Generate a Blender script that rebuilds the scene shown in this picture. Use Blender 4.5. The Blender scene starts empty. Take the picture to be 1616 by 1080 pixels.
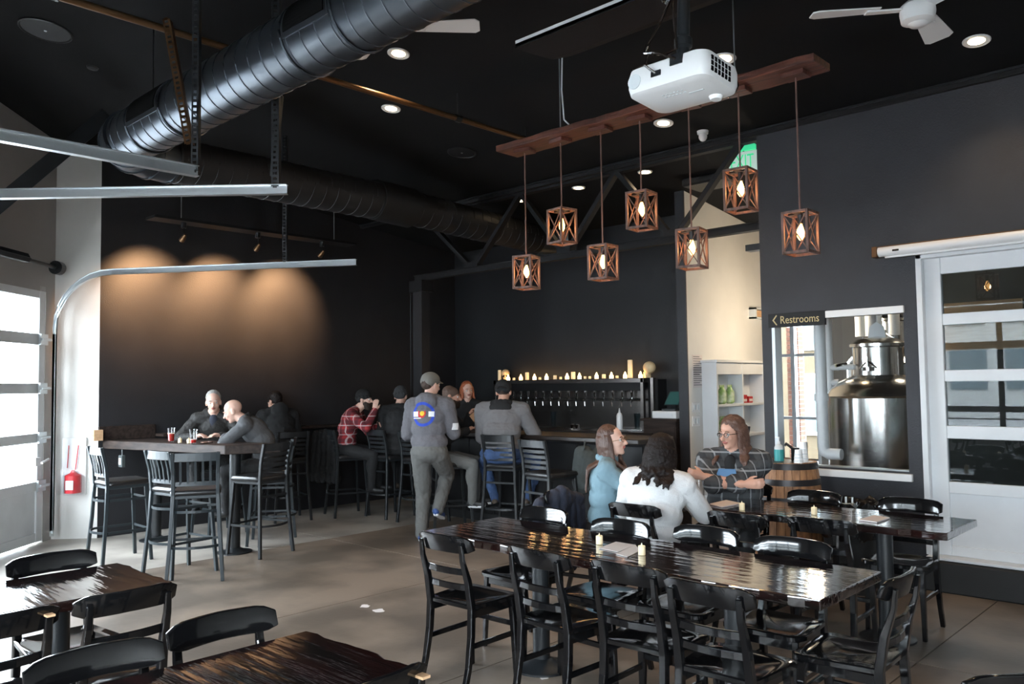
import bpy, bmesh, math, random
import numpy as np
from mathutils import Vector, Matrix, Euler, noise
from mathutils.bvhtree import BVHTree
V = Vector
random.seed(7)
PI = math.pi
SC = bpy.context.scene
C = SC.collection
RAD = math.radians

# ------------------------------------------------------------------ camera
# room axes: X runs along the long black wall on the right, Y away from the window wall behind the viewer
F = 1293.0; PITCH = RAD(2.98); ROLL = RAD(0.74); H = 1.65; YAW = RAD(43.6)
CY, SY = math.cos(YAW), math.sin(YAW)
fw0 = V((0, math.cos(PITCH), math.sin(PITCH))); up0 = V((0, -math.sin(PITCH), math.cos(PITCH))); rt0 = V((1, 0, 0))
cr, sr = math.cos(ROLL), math.sin(ROLL)
def N(p):      # view aligned floor frame -> room frame
    return V((CY*p[0] - SY*p[1], SY*p[0] + CY*p[1], p[2] if len(p) > 2 else 0))
def ray(x, y):
    X = (x-808)/F; Y = (540-y)/F
    return N(rt0*(cr*X+sr*Y) + up0*(-sr*X+cr*Y) + fw0)
O_ = V((0, 0, H))
def PZ(x, y, z=0.0): d = ray(x, y); return O_ + d*((z-H)/d.z)
def PY(x, y, Y): d = ray(x, y); return O_ + d*(Y/d.y)
def PX(x, y, X): d = ray(x, y); return O_ + d*(X/d.x)
def PD(x, y, D): d = ray(x, y); return O_ + d*(D/(-SY*d.x + CY*d.y))
cam_d = bpy.data.cameras.new('camera'); cam = bpy.data.objects.new('camera', cam_d); C.objects.link(cam)
Rt = N(cr*rt0 - sr*up0); Up = N(sr*rt0 + cr*up0); Fw = N(fw0)
cam.matrix_world = Matrix(((Rt.x, Up.x, -Fw.x, 0), (Rt.y, Up.y, -Fw.y, 0), (Rt.z, Up.z, -Fw.z, H), (0, 0, 0, 1)))
cam_d.sensor_width = 36; cam_d.sensor_fit = 'HORIZONTAL'; cam_d.lens = F*36/1616; cam_d.clip_start = .05; cam_d.clip_end = 200
SC.camera = cam

# ------------------------------------------------------------------ world, light, exposure
W = bpy.data.worlds.new('overcast_sky'); SC.world = W; W.use_nodes = True
bg = W.node_tree.nodes['Background']; bg.inputs[0].default_value = (0.80, 0.91, 1.0, 1); bg.inputs[1].default_value = 24.0
vs = SC.view_settings; vs.view_transform = 'Standard'; vs.look = 'None'; vs.gamma = 1; vs.exposure = 0.55; vs.use_curve_mapping = False
SC.cycles.max_bounces = 8; SC.cycles.diffuse_bounces = 5; SC.cycles.glossy_bounces = 4; SC.cycles.transparent_max_bounces = 10
SC.cycles.use_denoising = True; SC.cycles.caustics_reflective = False; SC.cycles.caustics_refractive = False
SC.cycles.sample_clamp_indirect = 6.0
def portal(loc, normal, sx, sz):
    l = bpy.data.lights.new('daylight_portal', 'AREA'); l.shape = 'RECTANGLE'; l.size = sx; l.size_y = sz
    l.cycles.is_portal = True
    o = bpy.data.objects.new('daylight_portal', l); C.objects.link(o); o.location = loc
    o.rotation_euler = V(normal).to_track_quat('-Z', 'Y').to_euler()
def lamp(name, kind, loc, power, color, size=.03, target=None, angle=60, blend=.6):
    l = bpy.data.lights.new(name, kind); l.energy = power; l.color = color
    if kind == 'SPOT': l.spot_size = RAD(angle); l.spot_blend = blend; l.shadow_soft_size = size
    else: l.shadow_soft_size = size
    o = bpy.data.objects.new(name, l); C.objects.link(o); o.location = loc
    if target is not None: o.rotation_euler = (V(target)-V(loc)).to_track_quat('-Z', 'Y').to_euler()
    return o
WARM = (1.0, .46, .18)
portal(N((-5.35, 7.18, 1.4)), N((1, 0, 0)), 3.7, 2.7)
portal((-2.9, -1.3, 1.45), (0, 1, 0), 3.6, 2.7)
portal((1.2, -1.3, 1.45), (0, 1, 0), 3.0, 2.7)
portal((-5.2, 11.5, 1.6), (0, -1, 0), .8, 2.6)

# ------------------------------------------------------------------ materials
def mat(name, col, rough=.5, metal=0., bump=0., bscale=60., var=0., vscale=4., coat=0., col2=None, stretch=None, emit=None, spec=.5, vcut=(.35, .65), detail=4):
    m = bpy.data.materials.new(name); m.use_nodes = True; nt = m.node_tree; n = nt.nodes; L = nt.links
    b = n['Principled BSDF']; b.inputs['Base Color'].default_value = (*col, 1); b.inputs['Roughness'].default_value = rough
    b.inputs['Metallic'].default_value = metal; b.inputs['Coat Weight'].default_value = coat; b.inputs['Coat Roughness'].default_value = .06
    b.inputs['Specular IOR Level'].default_value = spec
    if emit: b.inputs['Emission Color'].default_value = (*emit[:3], 1); b.inputs['Emission Strength'].default_value = emit[3]
    if var or bump or col2:
        tc = n.new('ShaderNodeTexCoord'); mp = n.new('ShaderNodeMapping'); L.new(tc.outputs['Object'], mp.inputs[0])
        if stretch: mp.inputs['Scale'].default_value = stretch
    if var or col2:
        nz = n.new('ShaderNodeTexNoise'); nz.inputs['Scale'].default_value = vscale; nz.inputs['Detail'].default_value = detail; L.new(mp.outputs[0], nz.inputs[0])
        r = n.new('ShaderNodeValToRGB'); L.new(nz.outputs[0], r.inputs[0])
        c2 = col2 or tuple(c*(1-var) for c in col); c1 = col if col2 else tuple(min(1, c*(1+var)) for c in col)
        r.color_ramp.elements[0].color = (*c2, 1); r.color_ramp.elements[0].position = vcut[0]
        r.color_ramp.elements[1].color = (*c1, 1); r.color_ramp.elements[1].position = vcut[1]
        L.new(r.outputs[0], b.inputs['Base Color'])
    if bump:
        nb = n.new('ShaderNodeTexNoise'); nb.inputs['Scale'].default_value = bscale; nb.inputs['Detail'].default_value = 3; L.new(mp.outputs[0], nb.inputs[0])
        bp = n.new('ShaderNodeBump'); bp.inputs['Strength'].default_value = bump; bp.inputs['Distance'].default_value = .01
        L.new(nb.outputs[0], bp.inputs['Height']); L.new(bp.outputs[0], b.inputs['Normal']); L.new(bp.outputs[0], b.inputs['Coat Normal'])
    return m
def emis(name, col, s):
    m = bpy.data.materials.new(name); m.use_nodes = True; b = m.node_tree.nodes['Principled BSDF']
    b.inputs['Base Color'].default_value = (*col, 1); b.inputs['Emission Color'].default_value = (*col, 1); b.inputs['Emission Strength'].default_value = s
    return m
def glassmat(name, tint=(1, 1, 1), refl=1.5):
    m = bpy.data.materials.new(name); m.use_nodes = True; nt = m.node_tree; n = nt.nodes; L = nt.links
    n.remove(n['Principled BSDF']); o = n['Material Output']
    t = n.new('ShaderNodeBsdfTransparent'); t.inputs[0].default_value = (*tint, 1); g = n.new('ShaderNodeBsdfGlossy'); g.inputs['Roughness'].default_value = .01
    fr = n.new('ShaderNodeFresnel'); ge = n.new('ShaderNodeNewGeometry'); ma = n.new('ShaderNodeMath'); ma.operation = 'MULTIPLY_ADD'; ma.inputs[1].default_value = 1/refl-refl; ma.inputs[2].default_value = refl
    L.new(ge.outputs['Backfacing'], ma.inputs[0]); L.new(ma.outputs[0], fr.inputs[0]); mx = n.new('ShaderNodeMixShader')
    L.new(fr.outputs[0], mx.inputs[0]); L.new(t.outputs[0], mx.inputs[1]); L.new(g.outputs[0], mx.inputs[2]); L.new(mx.outputs[0], o.inputs[0])
    return m
def plaid(name, base, c_a, c_b, scale=9., rough=.9):
    m = bpy.data.materials.new(name); m.use_nodes = True; nt = m.node_tree; n = nt.nodes; L = nt.links; b = n['Principled BSDF']; b.inputs['Roughness'].default_value = rough
    tc = n.new('ShaderNodeTexCoord'); prev = None
    col = n.new('ShaderNodeRGB'); col.outputs[0].default_value = (*base, 1); prev = col.outputs[0]
    sp = n.new('ShaderNodeSeparateXYZ'); L.new(tc.outputs['Object'], sp.inputs[0])
    add = n.new('ShaderNodeMath'); add.operation = 'ADD'; L.new(sp.outputs[0], add.inputs[0]); L.new(sp.outputs[1], add.inputs[1])
    for src, c, w, ph in ((add.outputs[0], c_a, .42, 0), (sp.outputs[2], c_a, .42, .0), (add.outputs[0], c_b, .10, .22), (sp.outputs[2], c_b, .10, .22)):
        mu = n.new('ShaderNodeMath'); mu.operation = 'MULTIPLY_ADD'; mu.inputs[1].default_value = scale; mu.inputs[2].default_value = ph+50; L.new(src, mu.inputs[0])
        fr = n.new('ShaderNodeMath'); fr.operation = 'FRACT'; L.new(mu.outputs[0], fr.inputs[0])
        lt = n.new('ShaderNodeMath'); lt.operation = 'LESS_THAN'; lt.inputs[1].default_value = w; L.new(fr.outputs[0], lt.inputs[0])
        fa = n.new('ShaderNodeMath'); fa.operation = 'MULTIPLY'; fa.inputs[1].default_value = .62; L.new(lt.outputs[0], fa.inputs[0])
        mx = n.new('ShaderNodeMix'); mx.data_type = 'RGBA'; L.new(fa.outputs[0], mx.inputs[0]); L.new(prev, mx.inputs[6]); mx.inputs[7].default_value = (*c, 1); prev = mx.outputs[2]
    L.new(prev, b.inputs['Base Color'])
    return m
M = dict(
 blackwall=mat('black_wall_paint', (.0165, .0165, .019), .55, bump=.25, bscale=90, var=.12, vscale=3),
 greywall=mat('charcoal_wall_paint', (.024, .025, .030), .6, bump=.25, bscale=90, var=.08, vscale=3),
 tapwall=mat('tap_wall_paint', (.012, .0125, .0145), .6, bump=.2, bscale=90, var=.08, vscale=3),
 offwall=mat('dim_off_white_wall', (.34, .325, .31), .6, bump=.15, bscale=110, var=.03, vscale=3), darkroom=mat('brewery_wall_paint', (.10, .095, .085), .6, var=.1, vscale=2),  # door-side wall has a darker off-white paint
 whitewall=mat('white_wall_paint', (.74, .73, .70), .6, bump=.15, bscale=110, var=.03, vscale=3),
 ceil=mat('black_ceiling_paint', (.0055, .0058, .0065), .85, spec=.2, bump=.1, var=.1),
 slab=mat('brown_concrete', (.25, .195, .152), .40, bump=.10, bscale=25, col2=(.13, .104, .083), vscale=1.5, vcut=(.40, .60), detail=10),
 slabl=mat('grey_concrete', (.46, .42, .37), .42, bump=.10, bscale=25, col2=(.29, .26, .23), vscale=1.8, vcut=(.38, .62), detail=10),  # lighter grey slabs, colour raised further to stand in for window light
 joint=mat('dark_joint', (.08, .07, .06), .8),
 curb=mat('black_curb', (.011, .011, .011), .7, bump=.2, bscale=200),
 trussm=mat('matte_black_truss', (.008, .008, .009), .65, spec=.3), gloss=mat('black_gloss_paint', (.0045, .0045, .005), .10, coat=.25, spec=.45),
 blackm=mat('black_powder_coat', (.013, .015, .017), .36, bump=.1, bscale=200),
 stoolm=mat('slate_black_metal', (.022, .030, .035), .38, spec=.5),
 vinyl=mat('black_vinyl', (.012, .012, .013), .33, bump=.15, bscale=80),
 wood=mat('dark_red_live_edge_wood', (.016, .0050, .0042), .09, bump=.27, bscale=6, coat=1., col2=(.0045, .0035, .0032), vscale=5, stretch=(.45, 3.5, 3.5)),
 woodb=mat('dark_brown_bar_wood', (.050, .034, .028), .5, bump=.2, bscale=14, spec=.22, col2=(.020, .014, .012), vscale=7, stretch=(.5, 4, 4)),
 board=mat('stained_plank', (.15, .052, .034), .38, bump=.4, bscale=12, col2=(.055, .022, .017), vscale=6, stretch=(.6, 5, 5)),
 lantern=mat('grey_brown_lantern_wood', (.20, .10, .075), .6, bump=.3, bscale=40, col2=(.08, .05, .04), vscale=25, stretch=(1, 1, .3)),
 duct=mat('dark_galvanised_duct', (.10, .115, .135), .30, metal=.85, bump=.15, bscale=3),
 ductb=mat('black_painted_duct', (.011, .011, .012), .55, metal=.0, bump=.1, bscale=3),
 galv=mat('galvanised_steel', (.62, .66, .68), .32, metal=.9, bump=.1, bscale=40),
 steel=mat('stainless_steel', (.62, .62, .60), .20, metal=1., bump=.04, bscale=4),
 chrome=mat('chrome', (.8, .8, .8), .08, metal=1.),
 dsteel=mat('dark_brushed_steel', (.10, .09, .085), .25, metal=.8, bump=.05, bscale=10),
 copper=mat('bronze_pipe', (.16, .085, .04), .35, metal=.7),
 doorw=mat('white_door_paint', (.70, .72, .74), .42, var=.03),
 doorg=mat('grey_white_door_aluminium', (.66, .68, .69), .45, metal=.0, var=.06),
 white=mat('white_plastic', (.80, .80, .80), .32),
 whitep=mat('white_pipe', (.66, .70, .72), .35),
 glass=glassmat('clear_glass'), dglass=glassmat('tinted_glass', (.55, .60, .62), 1.55),
 grille=mat('black_grille', (.003, .003, .003), .9, spec=.08),
 oak=mat('barrel_oak', (.42, .20, .085), .55, bump=.3, bscale=30, col2=(.20, .09, .04), vscale=9, stretch=(4, 4, .6)),
 hoop=mat('dark_iron_hoop', (.035, .032, .032), .4, metal=.7),
 ply=mat('light_wood_block', (.70, .45, .26), .5, bump=.1, col2=(.58, .35, .19), vscale=10, stretch=(.5, 4, 4)),
 wax=mat('ivory_wax', (.86, .74, .50), .5, emit=(1, .72, .35, .12)),
 flame=emis('lit_candle', (1.0, .66, .28), 9.0),
 bulb=emis('filament_bulb', (1.0, .50, .14), 7.0),
 down=emis('downlight_lens', (1.0, .76, .46), 14.0),
 skin=mat('skin', (.60, .33, .24), .5, var=.05, vscale=12), skin2=mat('pale_skin', (.68, .42, .33), .5, var=.05, vscale=12),
 lip=mat('lips', (.42, .13, .11), .45), eyew=mat('eye_white', (.8, .8, .8), .2), eyed=mat('eye_iris', (.02, .015, .012), .1),
 hairgrey=mat('grey_hair', (.36, .34, .32), .7, bump=.6, bscale=120), hairbuzz=mat('buzzed_hair', (.11, .07, .055), .7, bump=.4, bscale=200),
 hairdark=mat('dark_curly_hair', (.010, .006, .005), .6, bump=.9, bscale=60, spec=.25), hairbrown=mat('long_brown_hair', (.085, .040, .026), .42, bump=.8, bscale=60, stretch=(2.5, 2.5, .25)),
 hairred=mat('copper_hair', (.42, .12, .05), .5, bump=.6, bscale=90), beard=mat('dark_beard', (.03, .018, .013), .8, bump=.6, bscale=120),
 hairdb=mat('brown_wavy_hair', (.11, .055, .038), .5, bump=.9, bscale=50), hairsh=mat('short_brown_hair', (.05, .03, .022), .75, bump=.6, bscale=150),
 black=mat('black_cloth', (.012, .012, .013), .85, bump=.2, bscale=250), navy=mat('navy_cloth', (.020, .024, .040), .85, bump=.3, bscale=120),
 barwood=mat('black_stained_bar_top', (.018, .013, .011), .32, bump=.15, bscale=14, coat=.15), house=mat('shaded_tan_house', (.075, .055, .030), .9, var=.1),  # house tan is darkened to stand in for shade
 jacket=mat('dark_brown_grey_jacket', (.017, .0155, .0145), .7, bump=.4, bscale=60), grey=mat('grey_knit', (.090, .092, .098), .9, bump=.3, bscale=200),
 hood=mat('heather_grey_hoodie', (.125, .122, .135), .9, bump=.3, bscale=250, var=.12, vscale=180), gpants=mat('grey_green_pants', (.12, .12, .115), .9, bump=.3, bscale=120),
 gjack=mat('grey_soft_jacket', (.17, .165, .17), .9, bump=.3, bscale=150), jeans=mat('blue_jeans', (.045, .085, .19), .85, bump=.3, bscale=200, var=.2, vscale=12),
 bluehood=mat('dusty_blue_hoodie', (.17, .27, .32), .9, bump=.3, bscale=200, var=.04), sweater=mat('white_knit_sweater', (.66, .66, .66), .9, bump=.5, bscale=160, var=.03),
 cap=mat('grey_cap', (.15, .145, .13), .85, bump=.2, bscale=200), beanie=mat('dark_grey_beanie', (.045, .047, .05), .95, bump=.8, bscale=120),
 shoeb=mat('blue_shoe', (.03, .07, .22), .6), sole=mat('white_sole', (.7, .72, .74), .5), shoed=mat('brown_boot', (.10, .075, .055), .6), shoek=mat('black_shoe', (.015, .015, .016), .5),
 rplaid=plaid('red_plaid_flannel', (.34, .025, .03), (.05, .012, .018), (.62, .55, .55), 8.5), bplaid=plaid('black_grey_plaid_flannel', (.028, .030, .033), (.065, .068, .072), (.34, .35, .36), 8.0),
 paper=mat('paper', (.72, .66, .64), .7), red=mat('red_paint', (.62, .02, .03), .4), drinkr=mat('red_beer', (.45, .02, .015), .1, coat=.6), foam=mat('beer_foam', (.75, .55, .45), .8),
 green=emis('exit_green', (.05, .62, .28), .55), exitw=mat('exit_housing', (.72, .78, .76), .4, emit=(.6, .9, .75, .25)),
 gold=mat('gold_lettering', (.55, .44, .22), .5), signb=mat('black_sign_board', (.007, .007, .008), .5, spec=.3), teal=mat('teal_label', (.05, .38, .38), .4),
 bone=mat('aged_bone', (.74, .56, .32), .5, var=.1, vscale=20), bag=mat('black_plastic_bag', (.008, .008, .009), .16, bump=.8, bscale=14), greenp=mat('green_snack_bag', (.16, .34, .04), .35, col2=(.55, .6, .45), vscale=12),
 redp=mat('red_snack_bag', (.45, .03, .03), .35), screen=mat('screen_teal', (.02, .05, .05), .15, emit=(.15, .5, .45, .06)), blue=mat('blue_print', (.02, .06, .42), .8), yellow=mat('yellow_print', (.75, .5, .03), .8),
 pwhite=mat('white_print', (.75, .76, .78), .8), pred=mat('red_print', (.55, .03, .03), .8), brick=mat('street_brick', (.12, .045, .025), .8, var=.2, vscale=8), asphalt=mat('pavement', (.30, .30, .30), .9),
 facade=mat('pale_facade', (.50, .50, .48), .8), facglass=mat('facade_glass', (.08, .11, .12), .1), mask=mat('blue_face_mask', (.10, .22, .40), .7), bagg=mat('grey_green_bag', (.05, .06, .06), .85, bump=.4, bscale=60), card=mat('tan_card', (.55, .32, .18), .7),
)

# ------------------------------------------------------------------ mesh helpers
def frame(d, up=V((0, 0, 1))):
    d = V(d).normalized()
    if abs(d.dot(up)) > .98: up = V((1, 0, 0)) if abs(d.x) < .9 else V((0, 1, 0))
    x = d.cross(up).normalized(); return x, x.cross(d).normalized()
class MB:
    def __init__(s): s.v = []; s.f = []; s.mi = []; s.cm = 0
    def add(s, vs, fs):
        o = len(s.v); s.v += [tuple(p) for p in vs]; s.f += [tuple(i+o for i in f) for f in fs]; s.mi += [s.cm]*len(fs); return s
    def box(s, x0, x1, y0, y1, z0, z1):
        return s.add([(x0,y0,z0),(x1,y0,z0),(x1,y1,z0),(x0,y1,z0),(x0,y0,z1),(x1,y0,z1),(x1,y1,z1),(x0,y1,z1)],
                     [(0,3,2,1),(4,5,6,7),(0,1,5,4),(1,2,6,5),(2,3,7,6),(3,0,4,7)])
    def cbox(s, c, sz): return s.box(c[0]-sz[0]/2, c[0]+sz[0]/2, c[1]-sz[1]/2, c[1]+sz[1]/2, c[2]-sz[2]/2, c[2]+sz[2]/2)
    def bar(s, pts, w, h, up=(0, 0, 1)):   # rectangular sweep; w across, h along up
        pts = [V(p) for p in pts]; n = len(pts); vs = []
        for i, p in enumerate(pts):
            d = (pts[min(i+1, n-1)]-pts[max(i-1, 0)]); x, u = frame(d, V(up))
            ww = w[i] if isinstance(w, (list, tuple)) else w; hh = h[i] if isinstance(h, (list, tuple)) else h
            vs += [p-x*ww/2-u*hh/2, p+x*ww/2-u*hh/2, p+x*ww/2+u*hh/2, p-x*ww/2+u*hh/2]
        fs = [(0, 1, 2, 3), (4*n-1, 4*n-2, 4*n-3, 4*n-4)]
        for i in range(n-1):
            a = 4*i
            for k in range(4): fs.append((a+k, a+4+k, a+4+(k+1) % 4, a+(k+1) % 4))
        return s.add(vs, fs)
    def tube(s, pts, r, n=8, closed=False):
        pts = [V(p) for p in pts]; m = len(pts); vs = []; up = V((0, 0, 1))
        for i, p in enumerate(pts):
            if closed: d = pts[(i+1) % m]-pts[i-1]
            else: d = pts[min(i+1, m-1)]-pts[max(i-1, 0)]
            x, u = frame(d, up)
            rr = r[i] if isinstance(r, (list, tuple)) else r
            vs += [p+(x*math.cos(2*PI*k/n)+u*math.sin(2*PI*k/n))*rr for k in range(n)]
        fs = []
        for i in range(m if closed else m-1):
            a = i*n; b = ((i+1) % m)*n
            for k in range(n): fs.append((a+k, a+(k+1) % n, b+(k+1) % n, b+k))
        if not closed: fs += [tuple(reversed(range(n))), tuple(range((m-1)*n, m*n))]
        return s.add(vs, fs)
    def cyl(s, p0, p1, r0, r1=None, n=14): return s.tube([p0, p1], [r0, r0 if r1 is None else r1], n)
    def lathe(s, prof, c=(0, 0, 0), n=20):
        vs = []; m = len(prof)
        for r, z in prof: vs += [(c[0]+max(r, 1e-4)*math.cos(2*PI*k/n), c[1]+max(r, 1e-4)*math.sin(2*PI*k/n), c[2]+z) for k in range(n)]
        fs = [(i*n+k, i*n+(k+1) % n, (i+1)*n+(k+1) % n, (i+1)*n+k) for i in range(m-1) for k in range(n)]
        fs += [tuple(reversed(range(n))), tuple(range((m-1)*n, m*n))]
        return s.add(vs, fs)
    def prism(s, poly, ext, z=None):  # poly 3d pts (or 2d with z), ext vector
        pts = [V(p) if len(p) == 3 else V((p[0], p[1], z)) for p in poly]; n = len(pts); e = V(ext)
        return s.add(pts+[p+e for p in pts], [tuple(reversed(range(n))), tuple(range(n, 2*n))]+[(i, (i+1) % n, n+(i+1) % n, n+i) for i in range(n)])
    def sphere(s, c, r, n=10, m=7):
        rx, ry, rz = (r, r, r) if not isinstance(r, (tuple, list)) else r
        vs = []
        for j in range(m+1):
            t = PI*j/m
            for k in range(n): vs.append((c[0]+rx*max(math.sin(t), 1e-3)*math.cos(2*PI*k/n), c[1]+ry*max(math.sin(t), 1e-3)*math.sin(2*PI*k/n), c[2]-rz*math.cos(t)))
        fs = [(j*n+k, j*n+(k+1) % n, (j+1)*n+(k+1) % n, (j+1)*n+k) for j in range(m) for k in range(n)]
        fs += [tuple(reversed(range(n))), tuple(range(m*n, (m+1)*n))]
        return s.add(vs, fs)
    def build(s, name, mt, parent=None, world=False, smooth=False, bevel=0, seg=1, fix=True):
        me = bpy.data.meshes.new(name)
        vs = s.v
        if world and parent is not None:
            inv = wm(parent).inverted(); vs = [tuple(inv @ V(p)) for p in vs]
        me.from_pydata(vs, [], s.f)
        for m_ in (mt if isinstance(mt, (list, tuple)) else [mt]): me.materials.append(m_)
        if len(s.mi) == len(me.polygons): me.polygons.foreach_set('material_index', s.mi)
        if bevel or fix:
            bm = bmesh.new(); bm.from_mesh(me)
            if fix: bmesh.ops.recalc_face_normals(bm, faces=bm.faces)
            if bevel:
                ed = [e for e in bm.edges if len(e.link_faces) == 2 and e.calc_face_angle(0) > .6]
                bmesh.ops.bevel(bm, geom=ed, offset=bevel, segments=seg, profile=.6, affect='EDGES', clamp_overlap=True)
            bm.to_mesh(me); bm.free()
        if smooth:
            me.polygons.foreach_set('use_smooth', [True]*len(me.polygons)); 
            try: me.set_sharp_from_angle(angle=RAD(40))
            except Exception: pass
        o = bpy.data.objects.new(name, me); C.objects.link(o)
        if parent is not None: o.parent = parent
        return o
def wm(o):
    m = Matrix.LocRotScale(o.location, o.rotation_euler, o.scale)
    return wm(o.parent) @ m if o.parent else m
def tag(o, label=None, cat=None, group=None, kind=None):
    if label: o['label'] = label
    if cat: o['category'] = cat
    if group: o['group'] = group
    if kind: o['kind'] = kind
    return o
def thing(name, label, cat, loc=(0, 0, 0), rz=0, group=None):
    o = bpy.data.objects.new(name, None); C.objects.link(o); o.empty_display_size = .1
    o.location = loc; o.rotation_euler = (0, 0, rz); return tag(o, label, cat, group)
def struct(o): o['kind'] = 'structure'; return o
KIDS = {}
def copy_tree(o, parent=None):
    c = o.copy(); C.objects.link(c)
    if parent is not None: c.parent = parent
    for ch in [x for x in C.objects if x.parent == o]: copy_tree(ch, c)
    return c
def inst(proto, loc, rz, label, group=None, first=[set()]):
    if proto.name not in first[0]: first[0].add(proto.name); o = proto
    else: o = copy_tree(proto)
    o.location = loc; o.rotation_euler = (0, 0, rz); o['label'] = label
    if group: o['group'] = group
    return o
def textmesh(body, name, mt, size, depth, parent, loc, rot, sx=1.0):
    cu = bpy.data.curves.new('t', 'FONT'); cu.body = body; cu.size = size; cu.extrude = depth; cu.align_x = 'LEFT'; cu.resolution_u = 3
    t = bpy.data.objects.new('t', cu); C.objects.link(t)
    me = bpy.data.meshes.new_from_object(t.evaluated_get(bpy.context.evaluated_depsgraph_get())); bpy.data.objects.remove(t)
    me.materials.clear(); me.materials.append(mt)
    o = bpy.data.objects.new(name, me); C.objects.link(o); o.parent = parent; o.location = loc; o.rotation_euler = rot; o.scale = (sx, 1, 1); return o
# ------------------------------------------------------------------ room shell
def CZ(Y): return 4.86 - .122*Y
def wall(name, p0, p1, thick, mt, openings=(), z0=0, top=None):
    """vertical wall from p0 to p1 (front face), thickness towards the left of p0->p1; openings (s0,s1,za,zb) along it"""
    p0 = V((*p0, 0)); p1 = V((*p1, 0)); L = (p1-p0).length; d = (p1-p0)/L; nrm = V((-d.y, d.x, 0))*thick
    m = MB()
    def piece(s0, s1, za, zb):
        a = p0+d*s0; b = p0+d*s1
        ta = CZ(a.y)+.03 if zb is None else zb; tb = CZ(b.y)+.03 if zb is None else zb
        if top and zb is None: ta = tb = top
        m.prism([(a.x, a.y, za), (b.x, b.y, za), (b.x, b.y, tb), (a.x, a.y, ta)], nrm)
    cur = 0
    for (s0, s1, za, zb) in sorted(openings):
        if s0 > cur: piece(cur, s0, z0, None)
        if za > z0: piece(s0, s1, z0, za)
        piece(s0, s1, zb, None); cur = s1
    if cur < L: piece(cur, L, z0, None)
    return struct(m.build(name, mt))
RW = 7.05
c_bl = N((-4.653, 9.228)); c_ret = N((-5.15, 9.20)); c_dw = N((-5.15, 3.388))
# floor: concrete slabs with saw-cut joints
m = MB(); m.prism([(-10.6, 9.0), (-10.6, 2.6), (-6.2, -1.5), (3.2, -1.5), (3.2, 12.0), (-10.6, 12.0)], (0, 0, -.1), z=-.012)
floor = struct(m.build('floor', M['joint']))
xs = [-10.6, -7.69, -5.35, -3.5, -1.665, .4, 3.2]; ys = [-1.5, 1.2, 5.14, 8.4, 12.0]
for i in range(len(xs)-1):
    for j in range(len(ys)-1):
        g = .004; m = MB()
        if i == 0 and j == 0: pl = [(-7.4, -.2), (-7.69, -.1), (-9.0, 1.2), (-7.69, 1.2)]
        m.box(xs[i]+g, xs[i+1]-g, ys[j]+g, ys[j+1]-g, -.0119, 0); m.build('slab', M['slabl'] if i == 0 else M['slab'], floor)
# ceiling (pitched)
m = MB(); m.prism([(-10.8, -1.4, CZ(-1.4)), (-10.8, 12.1, CZ(12.1)), (-10.8, 12.1, CZ(12.1)+.12), (-10.8, -1.4, CZ(-1.4)+.12)], (14.1, 0, 0))
struct(m.build('ceiling', M['ceil']))
struct_n = 0
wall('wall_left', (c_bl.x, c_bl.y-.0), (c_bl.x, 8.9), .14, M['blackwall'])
wall('wall_left_return', (c_ret.x, c_ret.y), (c_bl.x, c_bl.y), .14, M['whitewall'])
Ld = (c_ret-c_dw).length
# old-frame y along wall: c_dw y=3.388 ; door opening from old y 5.32 to 9.03
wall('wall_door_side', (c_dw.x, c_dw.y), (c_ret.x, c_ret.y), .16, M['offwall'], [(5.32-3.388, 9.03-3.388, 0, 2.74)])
wall('wall_near', (3.0, -1.1), (c_dw.x, c_dw.y), .16, M['whitewall'], [(3.0-2.7, 3.0+.3, 0, 2.9), (3+1.1, 3+4.72, 0, 2.9)])
wall('wall_right_end', (3.0, 11.4), (3.0, -1.1), .14, M['whitewall'])
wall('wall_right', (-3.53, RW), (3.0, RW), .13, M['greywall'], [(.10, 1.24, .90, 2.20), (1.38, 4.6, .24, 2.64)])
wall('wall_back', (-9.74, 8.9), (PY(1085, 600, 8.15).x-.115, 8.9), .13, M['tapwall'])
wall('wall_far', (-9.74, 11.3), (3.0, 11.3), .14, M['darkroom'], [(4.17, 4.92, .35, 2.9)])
HX = PY(1085, 600, 8.15).x
wall('wall_hallway', (HX, 8.16), (HX, 10.15), .115, M['whitewall'])
wall('wall_hallway_end', (HX-.118, 8.15), (HX+.002, 8.15), .02, M['greywall'])
# black curb in front of the right wall
m = MB(); m.box(-2.35, 3.0, 6.93, 7.05, 0, .235); struct(m.build('trim_1', M['curb'], bevel=.01))
m = MB(); m.box(-2.16, 1.3, 6.96, 7.17, .24, .262); struct(m.build('trim_2', M['doorw'], bevel=.004))
# ceiling edge trim along the truss line and the right wall
m = MB(); m.box(-9.7, 3.0, RW-.03, RW+.02, CZ(7)-.07, CZ(7)-.015); struct(m.build('trim_3', M['trussm'], bevel=.006))
m = MB(); m.box(-9.7, 3.0, RW-.05, RW-.03, CZ(7)-.03, CZ(7)-.012); struct(m.build('trim_4', M['blackm']))

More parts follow.
